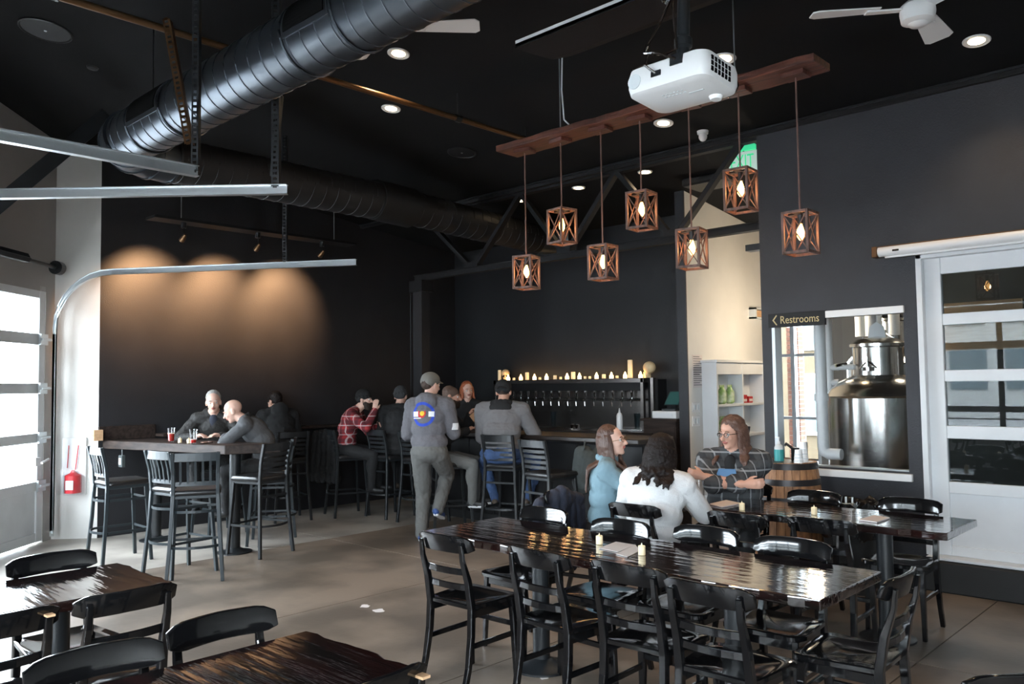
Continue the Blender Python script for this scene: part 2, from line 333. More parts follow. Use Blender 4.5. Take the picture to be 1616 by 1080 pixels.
# ------------------------------------------------------------------ overhead doors
def overhead_door(name, p0, p1, zb, rows, panel, top, ncol, mt, glass, stile=.09, thick=.05, lowmat=None):
    """p0->p1 along the door, interior on the left-hand... local x along, local -y = room side"""
    p0 = V((*p0, 0)); p1 = V((*p1, 0)); d = p1-p0; L = d.length
    r = bpy.data.objects.new(name, None); C.objects.link(r); r.location = p0; r.rotation_euler = (0, 0, math.atan2(d.y, d.x)); struct(r)
    cw = (L-stile*(ncol+1))/ncol
    for k in range(ncol+1):
        m = MB(); x = k*(cw+stile); m.box(x, x+stile, -thick, 0, zb, top); m.build('stile', mt, r, bevel=.004)
    edges = [top] + [z for rr in rows for z in rr] + [panel[0], panel[1], zb]
    for a in range(0, len(edges), 2):
        hi, lo = edges[a], edges[a+1]
        for k in range(ncol):
            x = k*(cw+stile)+stile; m = MB(); m.box(x, x+cw, -thick+.003, -.003, lo, hi); m.build('rail', mt, r, bevel=.004)
    for k in range(ncol):
        x = k*(cw+stile)+stile
        for hi, lo in rows:
            m = MB(); m.box(x-.005, x+cw+.005, -thick*.55, -thick*.45, lo-.005, hi+.005); m.build('pane', glass, r)
        m = MB(); m.box(x-.005, x+cw+.005, -thick*.6, -thick*.3, panel[1]-.005, panel[0]+.005); m.build('panel', lowmat or mt, r)
    return r
# chamfer-wall door (left): rows from the photograph
pd0 = N((-5.20, 5.34)); pd1 = N((-5.20, 9.02))
d1 = overhead_door('door_1', (pd0.x, pd0.y), (pd1.x, pd1.y), .02, [(2.66, 2.27), (2.15, 1.73), (1.62, 1.19), (1.09, .67)], (.57, .12), 2.80, 1, M['doorg'], M['glass'], stile=.11)
m = MB()
for k in range(4):
    z = (2.21, 1.675, 1.14, .62)[k]
    m.box(3.56, 3.70, -.075, -.05, z-.06, z+.06); m.cyl((3.56, -.085, z), (3.74, -.085, z), .016, n=8)
m.build('hinge', M['galv'], d1)
m = MB(); m.box(3.50, 3.60, -.075, -.05, .84, .93); m.cyl((3.55, -.11, .87), (3.68, -.11, .90), .014, n=8); m.build('latch', M['white'], d1)
# near-wall doors (behind the viewer, seen in reflections)
for nm, x0, x1 in (('door_2', -1.1, -4.72), ('door_3', 2.7, -.3)):
    overhead_door(nm, (x0, -1.18), (x1, -1.18), .02, [(2.66, 2.27), (2.15, 1.73), (1.62, 1.19), (1.09, .67)], (.57, .12), 2.88, 3, M['doorg'], M['glass'])
# white glazed door in the right wall
zr = [(2.49, 2.17), (2.08, 1.72), (1.63, 1.28), (1.18, .84)]
overhead_door('door_4', (-2.15, RW+.10), (1.07, RW+.10), .262, zr, (.75, .34), 2.63, 2, M['doorw'], M['dglass'], stile=.14, thick=.06)
m = MB(); m.box(-2.175, -2.13, RW-.03, RW+.04, .262, 2.66); m.box(1.05, 1.10, RW-.03, RW+.04, .262, 2.66); m.box(-2.175, 1.10, RW-.03, RW+.04, 2.62, 2.665)
struct(m.build('trim_5', M['doorw'], bevel=.004))
# window in the right wall
w = bpy.data.objects.new('window_1', None); C.objects.link(w); w.location = (-3.43, RW, .9); struct(w)
m = MB(); m.box(0, 1.14, .05, .058, 0, 1.30); m.build('pane', M['glass'], w)
m = MB(); m.box(0, .03, -.01, .12, 0, 1.30); m.box(.03, 1.14, .02, .1, -.0, .012); m.build('window_frame', M['galv'], w)
m = MB(); m.box(.36, 1.15, -.025, .02, 1.295, 1.355); m.build('head_strip', M['white'], w, bevel=.003)
m = MB(); m.box(.30, 1.17, -.035, .02, -.075, -.015); m.build('sill_strip', M['white'], w, bevel=.003)
# far window, added to stand in for a street reflection in the glass
w2 = bpy.data.objects.new('window_2', None); C.objects.link(w2); w2.location = (-5.58, 11.3, .35); struct(w2)
m = MB(); m.box(0, .76, .06, .07, 0, 2.55); m.build('pane', M['glass'], w2)
for x in (0, .34, .70):
    m = MB(); m.box(x, x+.06, .02, .11, 0, 2.55); m.build('mullion', M['galv'], w2)
for z in (.75, 1.65, 2.49):
    m = MB(); m.box(.06, .70, .03, .1, z, z+.04); m.build('transom', M['galv'], w2)
# outside
m = MB(); m.box(-40, 40, -40, -1.3, -.15, -.05); m.box(-40, 40, 12.2, 45, -.15, -.05); m.box(-40, -10.9, -1.3, 12.2, -.15, -.05); struct(m.build('ground_outside', M['asphalt']))
bd = thing('street_building', 'pale street building with grid of windows, reflected in the glazed white door', 'building', (-12, -24, 0))
m = MB(); m.box(-14, 12, -3, 0, 0, 8); m.build('wall', M['facade'], bd)
for i in range(12):
    for j in range(3):
        m = MB(); m.box(-13.3+i*2.1, -11.9+i*2.1, 0, .06, 1.2+j*2.7, 2.9+j*2.7); m.build('window', M['facglass'], bd)
pl = thing('brick_pillar', 'red brick pillar out in the street, seen through the brewery window', 'pillar', (PY(1256, 600, 13.2).x, 13.2, 0))  # added where the glass would mirror the street
for k in range(34):
    for q in range(2):
        w_ = .13 if (k+q) % 2 else .07; x_ = -.10 if q == 0 else (.0-.03 if k % 2 else .03)
        m = MB(); m.box(x_, (x_+(.065 if k % 2 else .125)) if q == 0 else .10, -.1, .1, k*.075, k*.075+.065); m.build('brick', M['brick'], pl)
m = MB(); m.box(-.095, .095, -.07, .12, 0, 2.6); m.build('mortar', M['facade'], pl)

hs = thing('tan_house', 'shaded tan house across the street, seen through the brewery window', 'house', (-6.6, 17.0, 0))  # added backdrop, coloured dark as if it stood in shade
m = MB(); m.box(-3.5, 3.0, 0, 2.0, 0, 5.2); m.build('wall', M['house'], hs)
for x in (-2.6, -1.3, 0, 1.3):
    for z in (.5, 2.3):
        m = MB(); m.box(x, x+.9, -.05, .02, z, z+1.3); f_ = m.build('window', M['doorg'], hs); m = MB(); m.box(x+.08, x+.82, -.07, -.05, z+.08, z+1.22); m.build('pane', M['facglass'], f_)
# ------------------------------------------------------------------ truss and column
tr = thing('steel_truss', 'black painted steel truss spanning above the bar', 'truss', (-6, 7.12, 0))
zb = 3.10; zt = CZ(7.12)-.055; TY = 7.12
m = MB(); m.box(-8.55, -3.52, TY-.04, TY+.04, zb-.035, zb+.035); m.box(-8.55, -3.52, TY-.06, TY+.06, zb+.03, zb+.04); m.build('chord', M['trussm'], tr, world=True)
m = MB(); m.box(-8.55, -3.52, TY-.04, TY+.04, zt-.025, zt+.025); m.build('chord', M['trussm'], tr, world=True)
bx = [PY(x, 400, TY).x for x in (748, 893, 1065)]; txs = [PY(x, 300, TY).x for x in (668, 822, 974, 1172)]
for i in range(3):
    for a, b in ((txs[i], bx[i]), (bx[i], txs[i+1])):
        z0_, z1_ = (zt, zb) if a == txs[i] else (zb, zt)
        m = MB(); m.bar([(a, TY, z0_), (b, TY, z1_)], .05, .075, up=(0, 1, 0)); m.build('web_member', M['trussm'], tr, world=True)
for b in bx:
    m = MB(); m.box(b-.10, b+.10, TY-.045, TY+.045, zb+.03, zb+.10); m.build('gusset', M['trussm'], tr, world=True)
cl = thing('steel_column', 'black steel column at the left end of the bar', 'column', (-8.46, 7.12, 0))
m = MB(); m.box(-.09, .09, -.07, .07, 0, zb-.04); m.build('post', M['blackwall'], cl)
m = MB(); m.tube([(-.11, -.09, 1.1), (-.11, -.09, 3.0), (-.06, -.09, 3.05)], .012, 6); m.build('conduit', M['trussm'], cl)
m = MB(); m.box(-.13, .13, -.1, .1, zb-.19, zb-.04); m.build('bracket', M['trussm'], cl)

# ------------------------------------------------------------------ ducts
du = thing('spiral_duct', 'large spiral air duct that bends at the left and runs above the black wall', 'duct', (-7, 2.66, 3.72))
R_ = .205; DZ = 3.72
def duct_run(p0, p1, r, mt, seam=.145, nm='duct_section'):
    p0 = V(p0); p1 = V(p1); m = MB(); m.tube([p0, p1], r, 36); m.build(nm, mt, du, world=True, smooth=True)
    d = (p1-p0); L = d.length; d /= L; x, u = frame(d); m = MB(); k = int(L/seam)
    for i in range(k):
        c = p0+d*(i+.5)*seam
        m.tube([c+(x*math.cos(2*PI*q/28)+u*math.sin(2*PI*q/28))*(r+.001)+d*(q/28-.5)*seam*.6 for q in range(29)], .0045, 5)
    m.build('spiral_seam', mt, du, world=True, smooth=True)
duct_run((-1.0, 2.66, DZ), (-6.8, 2.66, DZ), R_, M['duct'])
# elbow in gores
el = [(-6.8, 2.66, DZ), (-6.98, 2.69, DZ), (-7.13, 2.80, DZ), (-7.23, 2.97, DZ), (-7.26, 3.16, DZ)]
m = MB(); m.tube(el, R_+.008, 36); m.build('elbow', M['duct'], du, world=True, smooth=True)
for k in range(5):
    a = V(el[k]); d = (V(el[min(k+1, 4)])-V(el[max(k-1, 0)])).normalized(); m = MB(); m.tube([a-d*.012, a+d*.012], R_+.018, 36); m.build('gore_band', M['duct'], du, world=True, smooth=True)
duct_run((-7.26, 3.14, DZ), (-7.26, 5.6, DZ-.02), R_, M['ductb'])
duct_run((-7.26, 5.75, DZ-.02), (-7.26, 8.2, DZ-.13), R_-.01, M['ductb'])
m = MB(); m.tube([(-7.26, 5.45, DZ-.01), (-7.26, 5.95, DZ-.03)], R_+.02, 36); m.build('coupling', M['ductb'], du, world=True, smooth=True)
m = MB(); m.tube([(-7.26, 8.15, DZ-.13), (-7.15, 8.35, DZ-.14), (-6.9, 8.45, DZ-.14)], R_-.01, 30); m.build('end_elbow', M['duct'], du, world=True, smooth=True)
for xa, xb in ((PY(455, 40, 2.48).x, PY(518, 40, 2.48).x), (PY(207, 170, 2.48).x, PY(250, 170, 2.48).x)):
    # register let into the side of the duct facing the viewer
    for nm, mt, rr, w_, a0, a1 in (('register_frame', M['duct'], .010, .03, -16, 66), ('register_grille', M['grille'], .016, 0, -8, 60)):
        m = MB(); x0, x1 = xa-w_, xb+w_; vs = []; n = 12
        for i in range(n+1):
            t = RAD(a0+(a1-a0)*i/n)
            for x in (x0, x1): vs.append((x, 2.66-math.cos(t)*(R_+rr), DZ+math.sin(t)*(R_+rr)))
            for x in (x0, x1): vs.append((x, 2.66-math.cos(t)*(R_-.01), DZ+math.sin(t)*(R_-.01)))
        fs = []
        for i in range(n):
            a = 4*i; fs += [(a, a+1, a+5, a+4), (a+2, a+6, a+7, a+3), (a, a+4, a+6, a+2), (a+1, a+3, a+7, a+5)]
        fs += [(0, 2, 3, 1), (4*n, 4*n+1, 4*n+3, 4*n+2)]
        m.add(vs, fs); m.build(nm, mt, du, world=True)
    m = MB()
    for i in range(16):
        x = xa+(xb-xa)*(i+.5)/16
        m.tube([(x, 2.66-math.cos(RAD(t))*(R_+.012), DZ+math.sin(RAD(t))*(R_+.018)) for t in (-7, 9, 25, 41, 59)], .003, 4)
    m.build('register_slats', M['trussm'], du, world=True)
    for x in (xa-.05, xb+.05):
        m = MB(); m.tube([(x, 2.66+R_*1.03*math.cos(2*PI*q/28), DZ+R_*1.03*math.sin(2*PI*q/28)) for q in range(28)], .010, 6, closed=True); m.build('band', M['duct'], du, world=True, smooth=True)
for x in (-2.0, -4.6, -6.4):
    m = MB(); m.cyl((x, 2.66, DZ+R_), (x, 2.66, CZ(2.66)), .006, n=6); m.build('hanger_rod', M['blackm'], du, world=True)

# ------------------------------------------------------------------ door tracks, perforated hangers
def perf(m, a, b, w=.035, dirw=(1, 0, 0)):
    a = V(a); b = V(b); d = b-a; L = d.length; d /= L; x = V(dirw)
    x = (x-d*x.dot(d)).normalized(); y = d.cross(x)
    m.bar([a-x*w*.38, b-x*w*.38], w*.24, .004, up=y); m.bar([a+x*w*.38, b+x*w*.38], w*.24, .004, up=y)
    n = int(L/.035)
    for i in range(n+1):
        c = a+d*(i*L/n); m.bar([c-x*w*.27, c+x*w*.27], .017, .004, up=y)
    m.bar([a+x*w*.5+y*w*.5, b+x*w*.5+y*w*.5], .003, w, up=y)
def track(name, label, pts, group=None):
    t = thing(name, label, 'track', pts[0], 0, group)
    pts = [V(p) for p in pts]
    m = MB(); m.bar(pts, .004, .06); m.build('web', M['galv'], t, world=True)
    off = V((0, 0, .03)); 
    m = MB(); m.bar([p+off for p in pts], .045, .005); m.bar([p-off for p in pts], .045, .005); m.build('flange', M['galv'], t, world=True)
    return t
def arc_track(D):
    q = [N((-5.02, D, .1)), N((-5.02, D, 2.3))]
    for k in range(1, 9):
        a = PI/2*k/8; q.append(N((-5.02+.62*(1-math.cos(a)), D, 2.33+.62*math.sin(a))))
    return q
eB = PZ(562, 414, 2.95); eA = PZ(453, 299, 2.95); eC = PZ(312, 271, 2.95)
tb = track('door_track', 'galvanised overhead door track curving up by the white corner, lower of the long bars', arc_track(8.98)+[eB], 'overhead door tracks')
ta = track('door_track', 'bright galvanised door track crossing the left edge just below the duct elbow', arc_track(5.36)+[eA], 'overhead door tracks')
tc_ = track('door_track', 'dull steel door track slanting down from the left edge to the perforated hanger', [(-4.71, -1.0, 2.95), eC], 'overhead door tracks')
def hanger(label, segs, mt=None):
    t = thing('perforated_hanger', label, 'hanger', segs[0][0], 0, 'perforated angle hangers')
    for i, (a, b, w_) in enumerate(segs):
        m = MB(); perf(m, a, b, w_, N((1, 0, 0))); m.build('perforated_angle', (mt or [M['blackm']]*9)[i], t, world=True)
cx = eC+V((0, -.02, .03)); hanger('perforated steel hanger holding the slanting track, with a bronze brace', [((cx.x, cx.y, 2.95), (cx.x, cx.y, CZ(cx.y)), .04), (PD(297, 226, 5.0), PD(262, 30, 5.1), .045)], [M['blackm'], M['copper']])
ax = eA-N((.08, 0, 0)); hanger('black perforated hanger at the end of the bright upper track', [((ax.x, ax.y, 2.97), (ax.x, ax.y, CZ(ax.y)), .05), (PD(430, 278, 5.4), PD(441, 150, 5.4), .035)])
bx_ = eB-N((.75, 0, 0)); hanger('perforated hanger above the lower track, in front of the wall lights', [((bx_.x, bx_.y, 2.97), (bx_.x, bx_.y, CZ(bx_.y)), .045)])
# torsion shaft above the door
t = thing('door_spring_shaft', 'dark torsion spring shaft above the glazed door at left', 'door spring', N((-5.0, 8.6, 3.02)))
m = MB(); m.tube([N((-5.0, 5.3, 3.03)), N((-5.0, 9.05, 3.0))], .022, 10); m.build('shaft', M['blackm'], t, world=True)
m = MB()
for k in range(70): 
    y = 7.0+k*.02; m.tube([N((-5.0+.045*math.cos(q*PI/3), y+q*.0033, 3.02+.045*math.sin(q*PI/3))) for q in range(7)], .008, 4)
m.build('spring', M['blackm'], t, world=True)
m = MB(); m.tube([N((-5.0, 8.93, 3.0)), N((-5.0, 9.02, 3.0))], .075, 16); m.build('drum', M['blackm'], t, world=True)
# diagonal black brace
m = MB(); m.bar([PD(168, 182, 7.6), PD(-60, 372, 6.9)], .09, .13); tag(m.build('diagonal_brace', M['blackm']), 'thick black diagonal brace in the upper left corner', 'brace')
# sprinkler pipe
t = thing('sprinkler_pipe', 'bronze and black pipe running under the ceiling above the duct', 'pipe', (-5.3, -1, 4.03))
m = MB(); m.tube([(-5.3, -1.0, 4.03), (-5.3, 6.1, 4.03)], .024, 10); m.build('pipe', M['copper'], t, world=True, smooth=True)
for y in (1.6, 3.3, 4.9, 5.8):
    m = MB(); m.tube([(-5.3, y-.03, 4.03), (-5.3, y+.03, 4.03)], .034, 10); m.tube([(-5.3, y, 4.03), (-5.3, y, CZ(y))], .006, 6); m.build('pipe_hanger', M['blackm'], t, world=True)

# ------------------------------------------------------------------ ceiling fittings
def ceilpt(x, y):
    d = ray(x, y); t = (4.86-H)/(d.z+.122*d.y); return O_+d*t
tilt = math.atan(-.122)
GD = 'recessed downlights'
for i, (x, y, lb, pw) in enumerate([(629, 84, 'round warm recessed downlight just below the duct, near the white fan blade', 30), (617, 171, 'warm recessed downlight beside the bronze pipe, below the other', 30),
    (1047, 194, 'warm recessed downlight just below the projector', 30), (1143, 92, 'bright recessed downlight showing above the projector corner', 34), (1541, 64, 'recessed downlight near the top right corner, beside the ceiling fan', 34)]):
    p = ceilpt(x, y); t = thing('downlight', lb, 'ceiling light', p, 0, GD); t.rotation_euler = (tilt, 0, 0)
    m = MB(); m.lathe([(.055, -.004), (.085, -.012), (.092, -.006), (.092, 0), (.055, 0)], n=24); m.build('trim_ring', M['white'], t, smooth=True)
    m = MB(); m.lathe([(0, -.005), (.056, -.005), (.056, -.001), (0, -.001)], n=20); m.build('lens', M['down'], t)
    lamp('downlight_lamp', 'SPOT', p+V((0, 0, -.03)), pw, (1, .74, .48), .05, target=p+V((0, 0, -2)), angle=110, blend=.8)
for x, y, lb in [(913, 296, 'small downlight beyond the truss, right of the first lanterns'), (1018, 271, 'small downlight beyond the truss beside the third lantern rod'), (822, 316, 'small downlight beyond the truss, left of the second lantern')]:
    d = ray(x, y); tt = (3.86-H)/(d.z+.01*d.y); p = ceilpt(x, y); p = O_+(p-O_)*.985
    t = thing('downlight', lb, 'ceiling light', p, 0, GD)
    m = MB(); m.lathe([(.05, -.004), (.075, -.012), (.08, 0), (.05, 0)], n=20); m.build('trim_ring', M['white'], t, smooth=True)
    m = MB(); m.lathe([(0, -.010), (.052, -.010), (.052, -.001), (0, -.001)], n=16); m.build('lens', M['down'], t)
    lamp('downlight_lamp', 'SPOT', p+V((0, 0, -.03)), 8, (1, .74, .48), .05, target=p+V((0, 0, -2)), angle=110, blend=.8)
for x, y, r, lb in [(72, 47, .20, 'large round ceiling speaker in the upper left corner'), (729, 240, .155, 'round black ceiling speaker left of the lantern board')]:
    p = ceilpt(x, y); t = thing('ceiling_speaker', lb, 'speaker', p, 0); t.rotation_euler = (tilt, 0, 0)
    m = MB(); m.lathe([(r-.02, -.004), (r-.01, -.016), (r, -.012), (r, 0), (r-.02, 0)], n=36); m.build('rim', M['blackm'], t, smooth=True)
    m = MB(); m.lathe([(0, -.010), (r-.015, -.006), (r-.015, 0), (0, 0)], n=32); m.build('grille', M['ductb'], t)
    m = MB(); m.lathe([(0, -.016), (.012, -.014), (.012, -.008), (0, -.008)], n=12); m.build('centre_badge', M['galv'], t)
p = ceilpt(146, 106); m = MB(); m.lathe([(.0, -.02), (.045, -.016), (.05, 0), (0, 0)], n=18); o = m.build('sprinkler_cover', M['blackm'], smooth=True); o.location = p; o.rotation_euler = (tilt, 0, 0); tag(o, 'small round sprinkler cover on the ceiling below the speaker', 'sprinkler')
p = ceilpt(1109, 207); o = thing('security_camera', 'small white dome camera on the ceiling beside the fourth rod', 'camera', p)
m = MB(); m.lathe([(0, -.03), (.05, -.03), (.055, 0), (0, 0)], n=18); m.build('base', M['white'], o, smooth=True)
m = MB(); m.sphere((0, 0, -.055), (.04, .04, .045), 14, 9); m.build('dome', M['white'], o, smooth=True)
# fans
def fan(label, hub, ang, blades=3, L=.62):
    t = thing('ceiling_fan', label, 'ceiling fan', hub, ang, 'white ceiling fans')
    m = MB(); m.lathe([(0, -.07), (.05, -.07), (.085, -.055), (.092, -.01), (.088, .03), (.06, .055), (.03, .06), (.03, .09), (0, .09)], n=28); m.build('motor', M['white'], t, smooth=True)
    m = MB(); m.lathe([(0, -.085), (.04, -.083), (.055, -.07), (0, -.07)], n=20); m.build('cap', M['white'], t, smooth=True)
    m = MB(); m.cyl((0, 0, .08), (0, 0, CZ(hub[1])-hub[2]), .012, n=10); m.lathe([(.012, CZ(hub[1])-hub[2]-.07), (.06, CZ(hub[1])-hub[2]-.01), (0, CZ(hub[1])-hub[2])], n=16); m.build('downrod', M['white'], t, smooth=True)
    for k in range(blades):
        a = 2*PI*k/blades; ca, sa = math.cos(a), math.sin(a); m = MB()
        pts = [(.20, -.055), (L, -.078), (L+.03, -.05), (L+.03, .055), (L, .078), (.20, .055)]
        m.prism([(ca*x-sa*y, sa*x+ca*y, .02-y*.18) for x, y in pts], (0, 0, .008)); b = m.build('blade', M['white'], t, bevel=.002)
        m = MB(); m.prism([(ca*x-sa*y, sa*x+ca*y, .008-y*.18) for x, y in [(.08, -.03), (.27, -.035), (.27, .035), (.08, .03)]], (0, 0, .010)); m.build('blade_arm', M['white'], b)
hub = PD(1448, 18, 4.4)
fan('white three-blade ceiling fan near the top right corner', hub, math.atan2((PZ(1285, 20, hub.z)-hub).y, (PZ(1285, 20, hub.z)-hub).x)-RAD(9), L=.53)
tip = PD(757, 46, 5.6); hb = PD(590, 24, 5.6); hb = V((hb.x, hb.y, tip.z))
dv = tip-hb; LL = max(.5, min(.75, dv.length-.03)); hb = tip-dv.normalized()*(.65)
fan('white ceiling fan mostly hidden above the big duct', hb, math.atan2(dv.y, dv.x))

# ------------------------------------------------------------------ acoustic baffle with bright rail, cable, exit sign
t = thing('acoustic_baffle', 'dark curved acoustic panel hanging behind the projector with a bright rail', 'panel', (-2.8, 3.6, 3.9))
pa = PY(815, 70, 3.75); pb = PY(1170, -70, 3.75)
z_ = (pa.z+pb.z)/2
m = MB(); m.box(pa.x, pb.x+.3, 3.74, 3.77, pa.z-.02, pa.z+.02); m.build('rail', M['white'], t, world=True)
m = MB()
prof = [(3.74, pa.z-.03), (3.9, pa.z-.02), (4.1, pa.z+.0), (4.3, pa.z+.08), (4.45, pa.z+.2)]
for i in range(4):
    (y0, z0), (y1, z1) = prof[i], prof[i+1]; m.prism([(pa.x, y0, z0), (pa.x, y1, z1), (pa.x, y1, z1+.03), (pa.x, y0, z0+.03)], (pb.x-pa.x+.3, 0, 0))
m.build('panel', M['ceil'], t, world=True)
ex = thing('exit_sign', 'green and white exit sign hanging beyond the lantern beside the black wall', 'sign', PY(1174, 256, 7.32)); ex.rotation_euler = (0, 0, RAD(12))
m = MB(); m.box(-.145, .145, -.02, .02, -.10, .10); m.build('housing', M['exitw'], ex, bevel=.006)
textmesh('EXIT', 'lettering', M['green'], .19, .003, ex, (-.13, -.023, -.062), (PI/2, 0, 0), .60)
m = MB(); m.prism([(-.10, -.015, .11), (.12, -.015, .11), (.12, -.015, .16), (.0, -.015, .22), (-.10, -.015, .15)], (0, .03, 0)); m.build('green_plate', M['green'], ex)
m = MB(); m.cyl((0, 0, .10), (0, 0, CZ(7.32)-ex.location.z), .008, n=6); m.build('stem', M['blackm'], ex)
# black exhaust fitting beyond truss
t = thing('ceiling_heater', 'black ceiling unit with wide flat base hanging beyond the truss', 'ceiling unit', PY(1122, 285, 8.0))
m = MB(); m.box(-.26, .26, -.2, .2, -.06, .03); m.build('base', M['blackm'], t, bevel=.02)
m = MB(); m.lathe([(.17, .03), (.11, .12), (.11, .55)], n=20); m.build('collar', M['blackm'], t, smooth=True)

# ------------------------------------------------------------------ lantern board and pendants
BY = 4.95; xl = PY(785, 235, 4.84).x; xr = -2.03; BZ = 3.60
bo = thing('lantern_board', 'long reddish live-edge wooden board hanging from cables, holding the lanterns', 'board', ((xl+xr)/2, BY, BZ))
m = MB(); n = 26; random.seed(3)
top = []; 
for i in range(n+1):
    x = xl+(xr-xl)*i/n; top.append((x, BY-.125+random.uniform(-.012, .012)))
bot = [(xl+(xr-xl)*i/n, BY+.125+random.uniform(-.012, .012)) for i in range(n, -1, -1)]
m.prism([(x, y, BZ) for x, y in top+bot], (0, 0, .05)); m.build('plank', M['board'], bo, world=True, bevel=.004)
for x in (-4.15, -2.62):
    m = MB(); m.cyl((x, BY, BZ+.05), (x, BY, CZ(BY)), .005, n=6); m.build('cable', M['galv'], bo, world=True)
m = MB(); m.tube([(-4.12, BY, CZ(BY)), (-4.13, BY, 4.0), (-4.11, BY, 3.75), (-4.02, BY, 3.66), (-3.95, BY, 3.655)], .006, 6); m.build('power_cord', M['white'], bo, world=True)
def lantern(x, zt, zb, rz, label):
    t = thing('pendant_lantern', label, 'pendant lamp', (x, BY, zb), rz, 'wooden X-frame lanterns under the board')
    h = zt-zb; a = .078; p = .016
    m = MB()
    for sx in (-1, 1):
        for sy in (-1, 1): m.box(sx*a-p/2, sx*a+p/2, sy*a-p/2, sy*a+p/2, 0, h)
    for z in (0, h-p):
        for s_ in (-1, 1): m.box(-a, a, s_*a-p/2, s_*a+p/2, z, z+p); m.box(s_*a-p/2, s_*a+p/2, -a, a, z, z+p)
    m.build('frame', M['lantern'], t)
    for k in range(4):
        c_, s_ = math.cos(k*PI/2), math.sin(k*PI/2); R = Matrix.Rotation(k*PI/2, 3, 'Z'); m = MB()
        m.bar([R @ V((-a, a, p)), R @ V((a, a, h-p))], .006, .007, up=R @ V((0, 1, 0))); m.bar([R @ V((a, a, p)), R @ V((-a, a, h-p))], .006, .007, up=R @ V((0, 1, 0)))
        m.build('cross_brace', M['lantern'], t)
    m = MB(); m.box(-a, a, -.02, .02, h-p, h-.004); m.box(-.02, .02, -a, a, h-p, h-.004); m.cyl((0, 0, h-.075), (0, 0, h), .017, n=12); m.build('socket', M['blackm'], t)
    m = MB(); m.lathe([(.010, h-.075), (.016, h-.095), (.024, h-.125), (.022, h-.155), (.008, h-.178), (0, h-.180)][::-1], n=14); m.build('bulb', M['bulb'], t, smooth=True)
    m = MB(); m.cyl((0, 0, h), (0, 0, BZ-zb), .006, n=8); m.build('rod', M['lantern'], t)
    m = MB(); m.box(-.075, .075, -.06, .06, BZ-zb-.03, BZ-zb); m.build('canopy', M['board'], t, bevel=.003)
    lamp('lantern_light', 'POINT', (x, BY, zb+h*.5), 9, WARM, .03)
NO = ['first', 'second', 'third', 'fourth', 'fifth', 'sixth', 'seventh']
ll = ['wooden X-sided lantern at the left end of the board, hanging low', 'wooden lantern hanging high, second along from the left end of the board', 'low-hanging wooden lantern, third along from the left end of the board',
      'high wooden lantern in the middle of the row, left of the projector', 'low wooden lantern hanging below the projector', 'high wooden lantern hanging in front of the exit sign', 'low wooden lantern at the right end of the board, against the charcoal wall']
for i, (x, zt_, zb_) in enumerate([(-4.54, 2.707, 2.434), (-4.15, 3.036, 2.757), (-3.75, 2.697, 2.431), (-3.39, 3.042, 2.767), (-2.98, 2.710, 2.436), (-2.60, 3.055, 2.776), (-2.20, 2.710, 2.442)]):
    lantern(x, zt_, zb_, RAD([15, -8, 4, 6, 10, 4, 0][i]+ [0, 0, 0, 0, 0, 0, 0][i]), ll[i])

# ------------------------------------------------------------------ projector
pj = thing('projector', 'white ceiling-hung projector with black cables', 'projector', (-1.60, 2.62, 2.765)); pj.rotation_euler = (RAD(-4), RAD(0), RAD(0))
def rrect(w_, h_, r, n=5):
    pts = []
    for cx, cy, a0 in ((w_/2-r, h_/2-r, 0), (-w_/2+r, h_/2-r, 90), (-w_/2+r, -h_/2+r, 180), (w_/2-r, -h_/2+r, 270)):
        for k in range(n+1): a = RAD(a0+90*k/n); pts.append((cx+r*math.cos(a), cy+r*math.sin(a)))
    return pts
m = MB(); secs = [(.30, .20, -.055), (.335, .245, -.045), (.345, .26, -.02), (.345, .26, .02), (.335, .25, .045), (.30, .22, .055)]
rings = [[(x, y, z) for x, y in rrect(w_, h_, .045)] for w_, h_, z in secs]; k = len(rings[0])
vs = [p for r in rings for p in r]; fs = [tuple(reversed(range(k))), tuple(range(5*k, 6*k))]+[(i*k+j, i*k+(j+1) % k, (i+1)*k+(j+1) % k, (i+1)*k+j) for i in range(5) for j in range(k)]
m.add(vs, fs); body = m.build('body', M['white'], pj, smooth=True)
m = MB()
for i in range(6):
    for j in range(3): m.box(.171, .1745, -.09+i*.024, -.076+i*.024, -.028+j*.02, -.012+j*.02)
m.build('vents', M['grille'], pj)
m = MB(); m.lathe([(0, -.004), (.028, -.004), (.028, .004), (0, .004)], n=20); o = m.build('speaker_grille', M['whitep'], pj); o.location = (-.125, -.129, -.005); o.rotation_euler = (PI/2, 0, 0)
m = MB(); m.lathe([(.0, -.068), (.02, -.068), (.028, -.052), (.028, -.045), (0, -.045)], n=16); o = m.build('foot', M['white'], pj, smooth=True); o.location = (.10, .07, 0)
m = MB()
for i in range(6): m.box(-.05+i*.016, -.042+i*.016, -.04, -.034, -.0565, -.055); m.box(-.05+i*.016, -.042+i*.016, -.06, -.054, -.0565, -.055)
m.box(.04, .10, -.02, -.012, -.0565, -.055); m.build('buttons', M['whitep'], pj)
m = MB(); m.sphere((.11, .135, 0), (.045, .03, .04), 16, 10); m.build('lens', M['eyed'], pj, smooth=True)
m = MB(); m.box(.03, .08, -.135, -.12, .01, .05); m.box(-.05, -.01, -.135, -.12, -.01, .01); m.build('plugs', M['blackm'], pj)
m = MB(); m.box(-.07, .07, -.07, .07, .055, .075); m.cyl((0, 0, .07), (0, 0, .42), .024, n=16); m.lathe([(.024, .13), (.034, .14), (.034, .17), (.024, .18)], n=16)
m.cyl((-.09, -.06, .05), (.0, .0, .08), .008, n=6); m.cyl((.09, .06, .05), (0, 0, .08), .008, n=6); m.build('ceiling_pole', M['blackm'], pj, smooth=True)
m = MB()
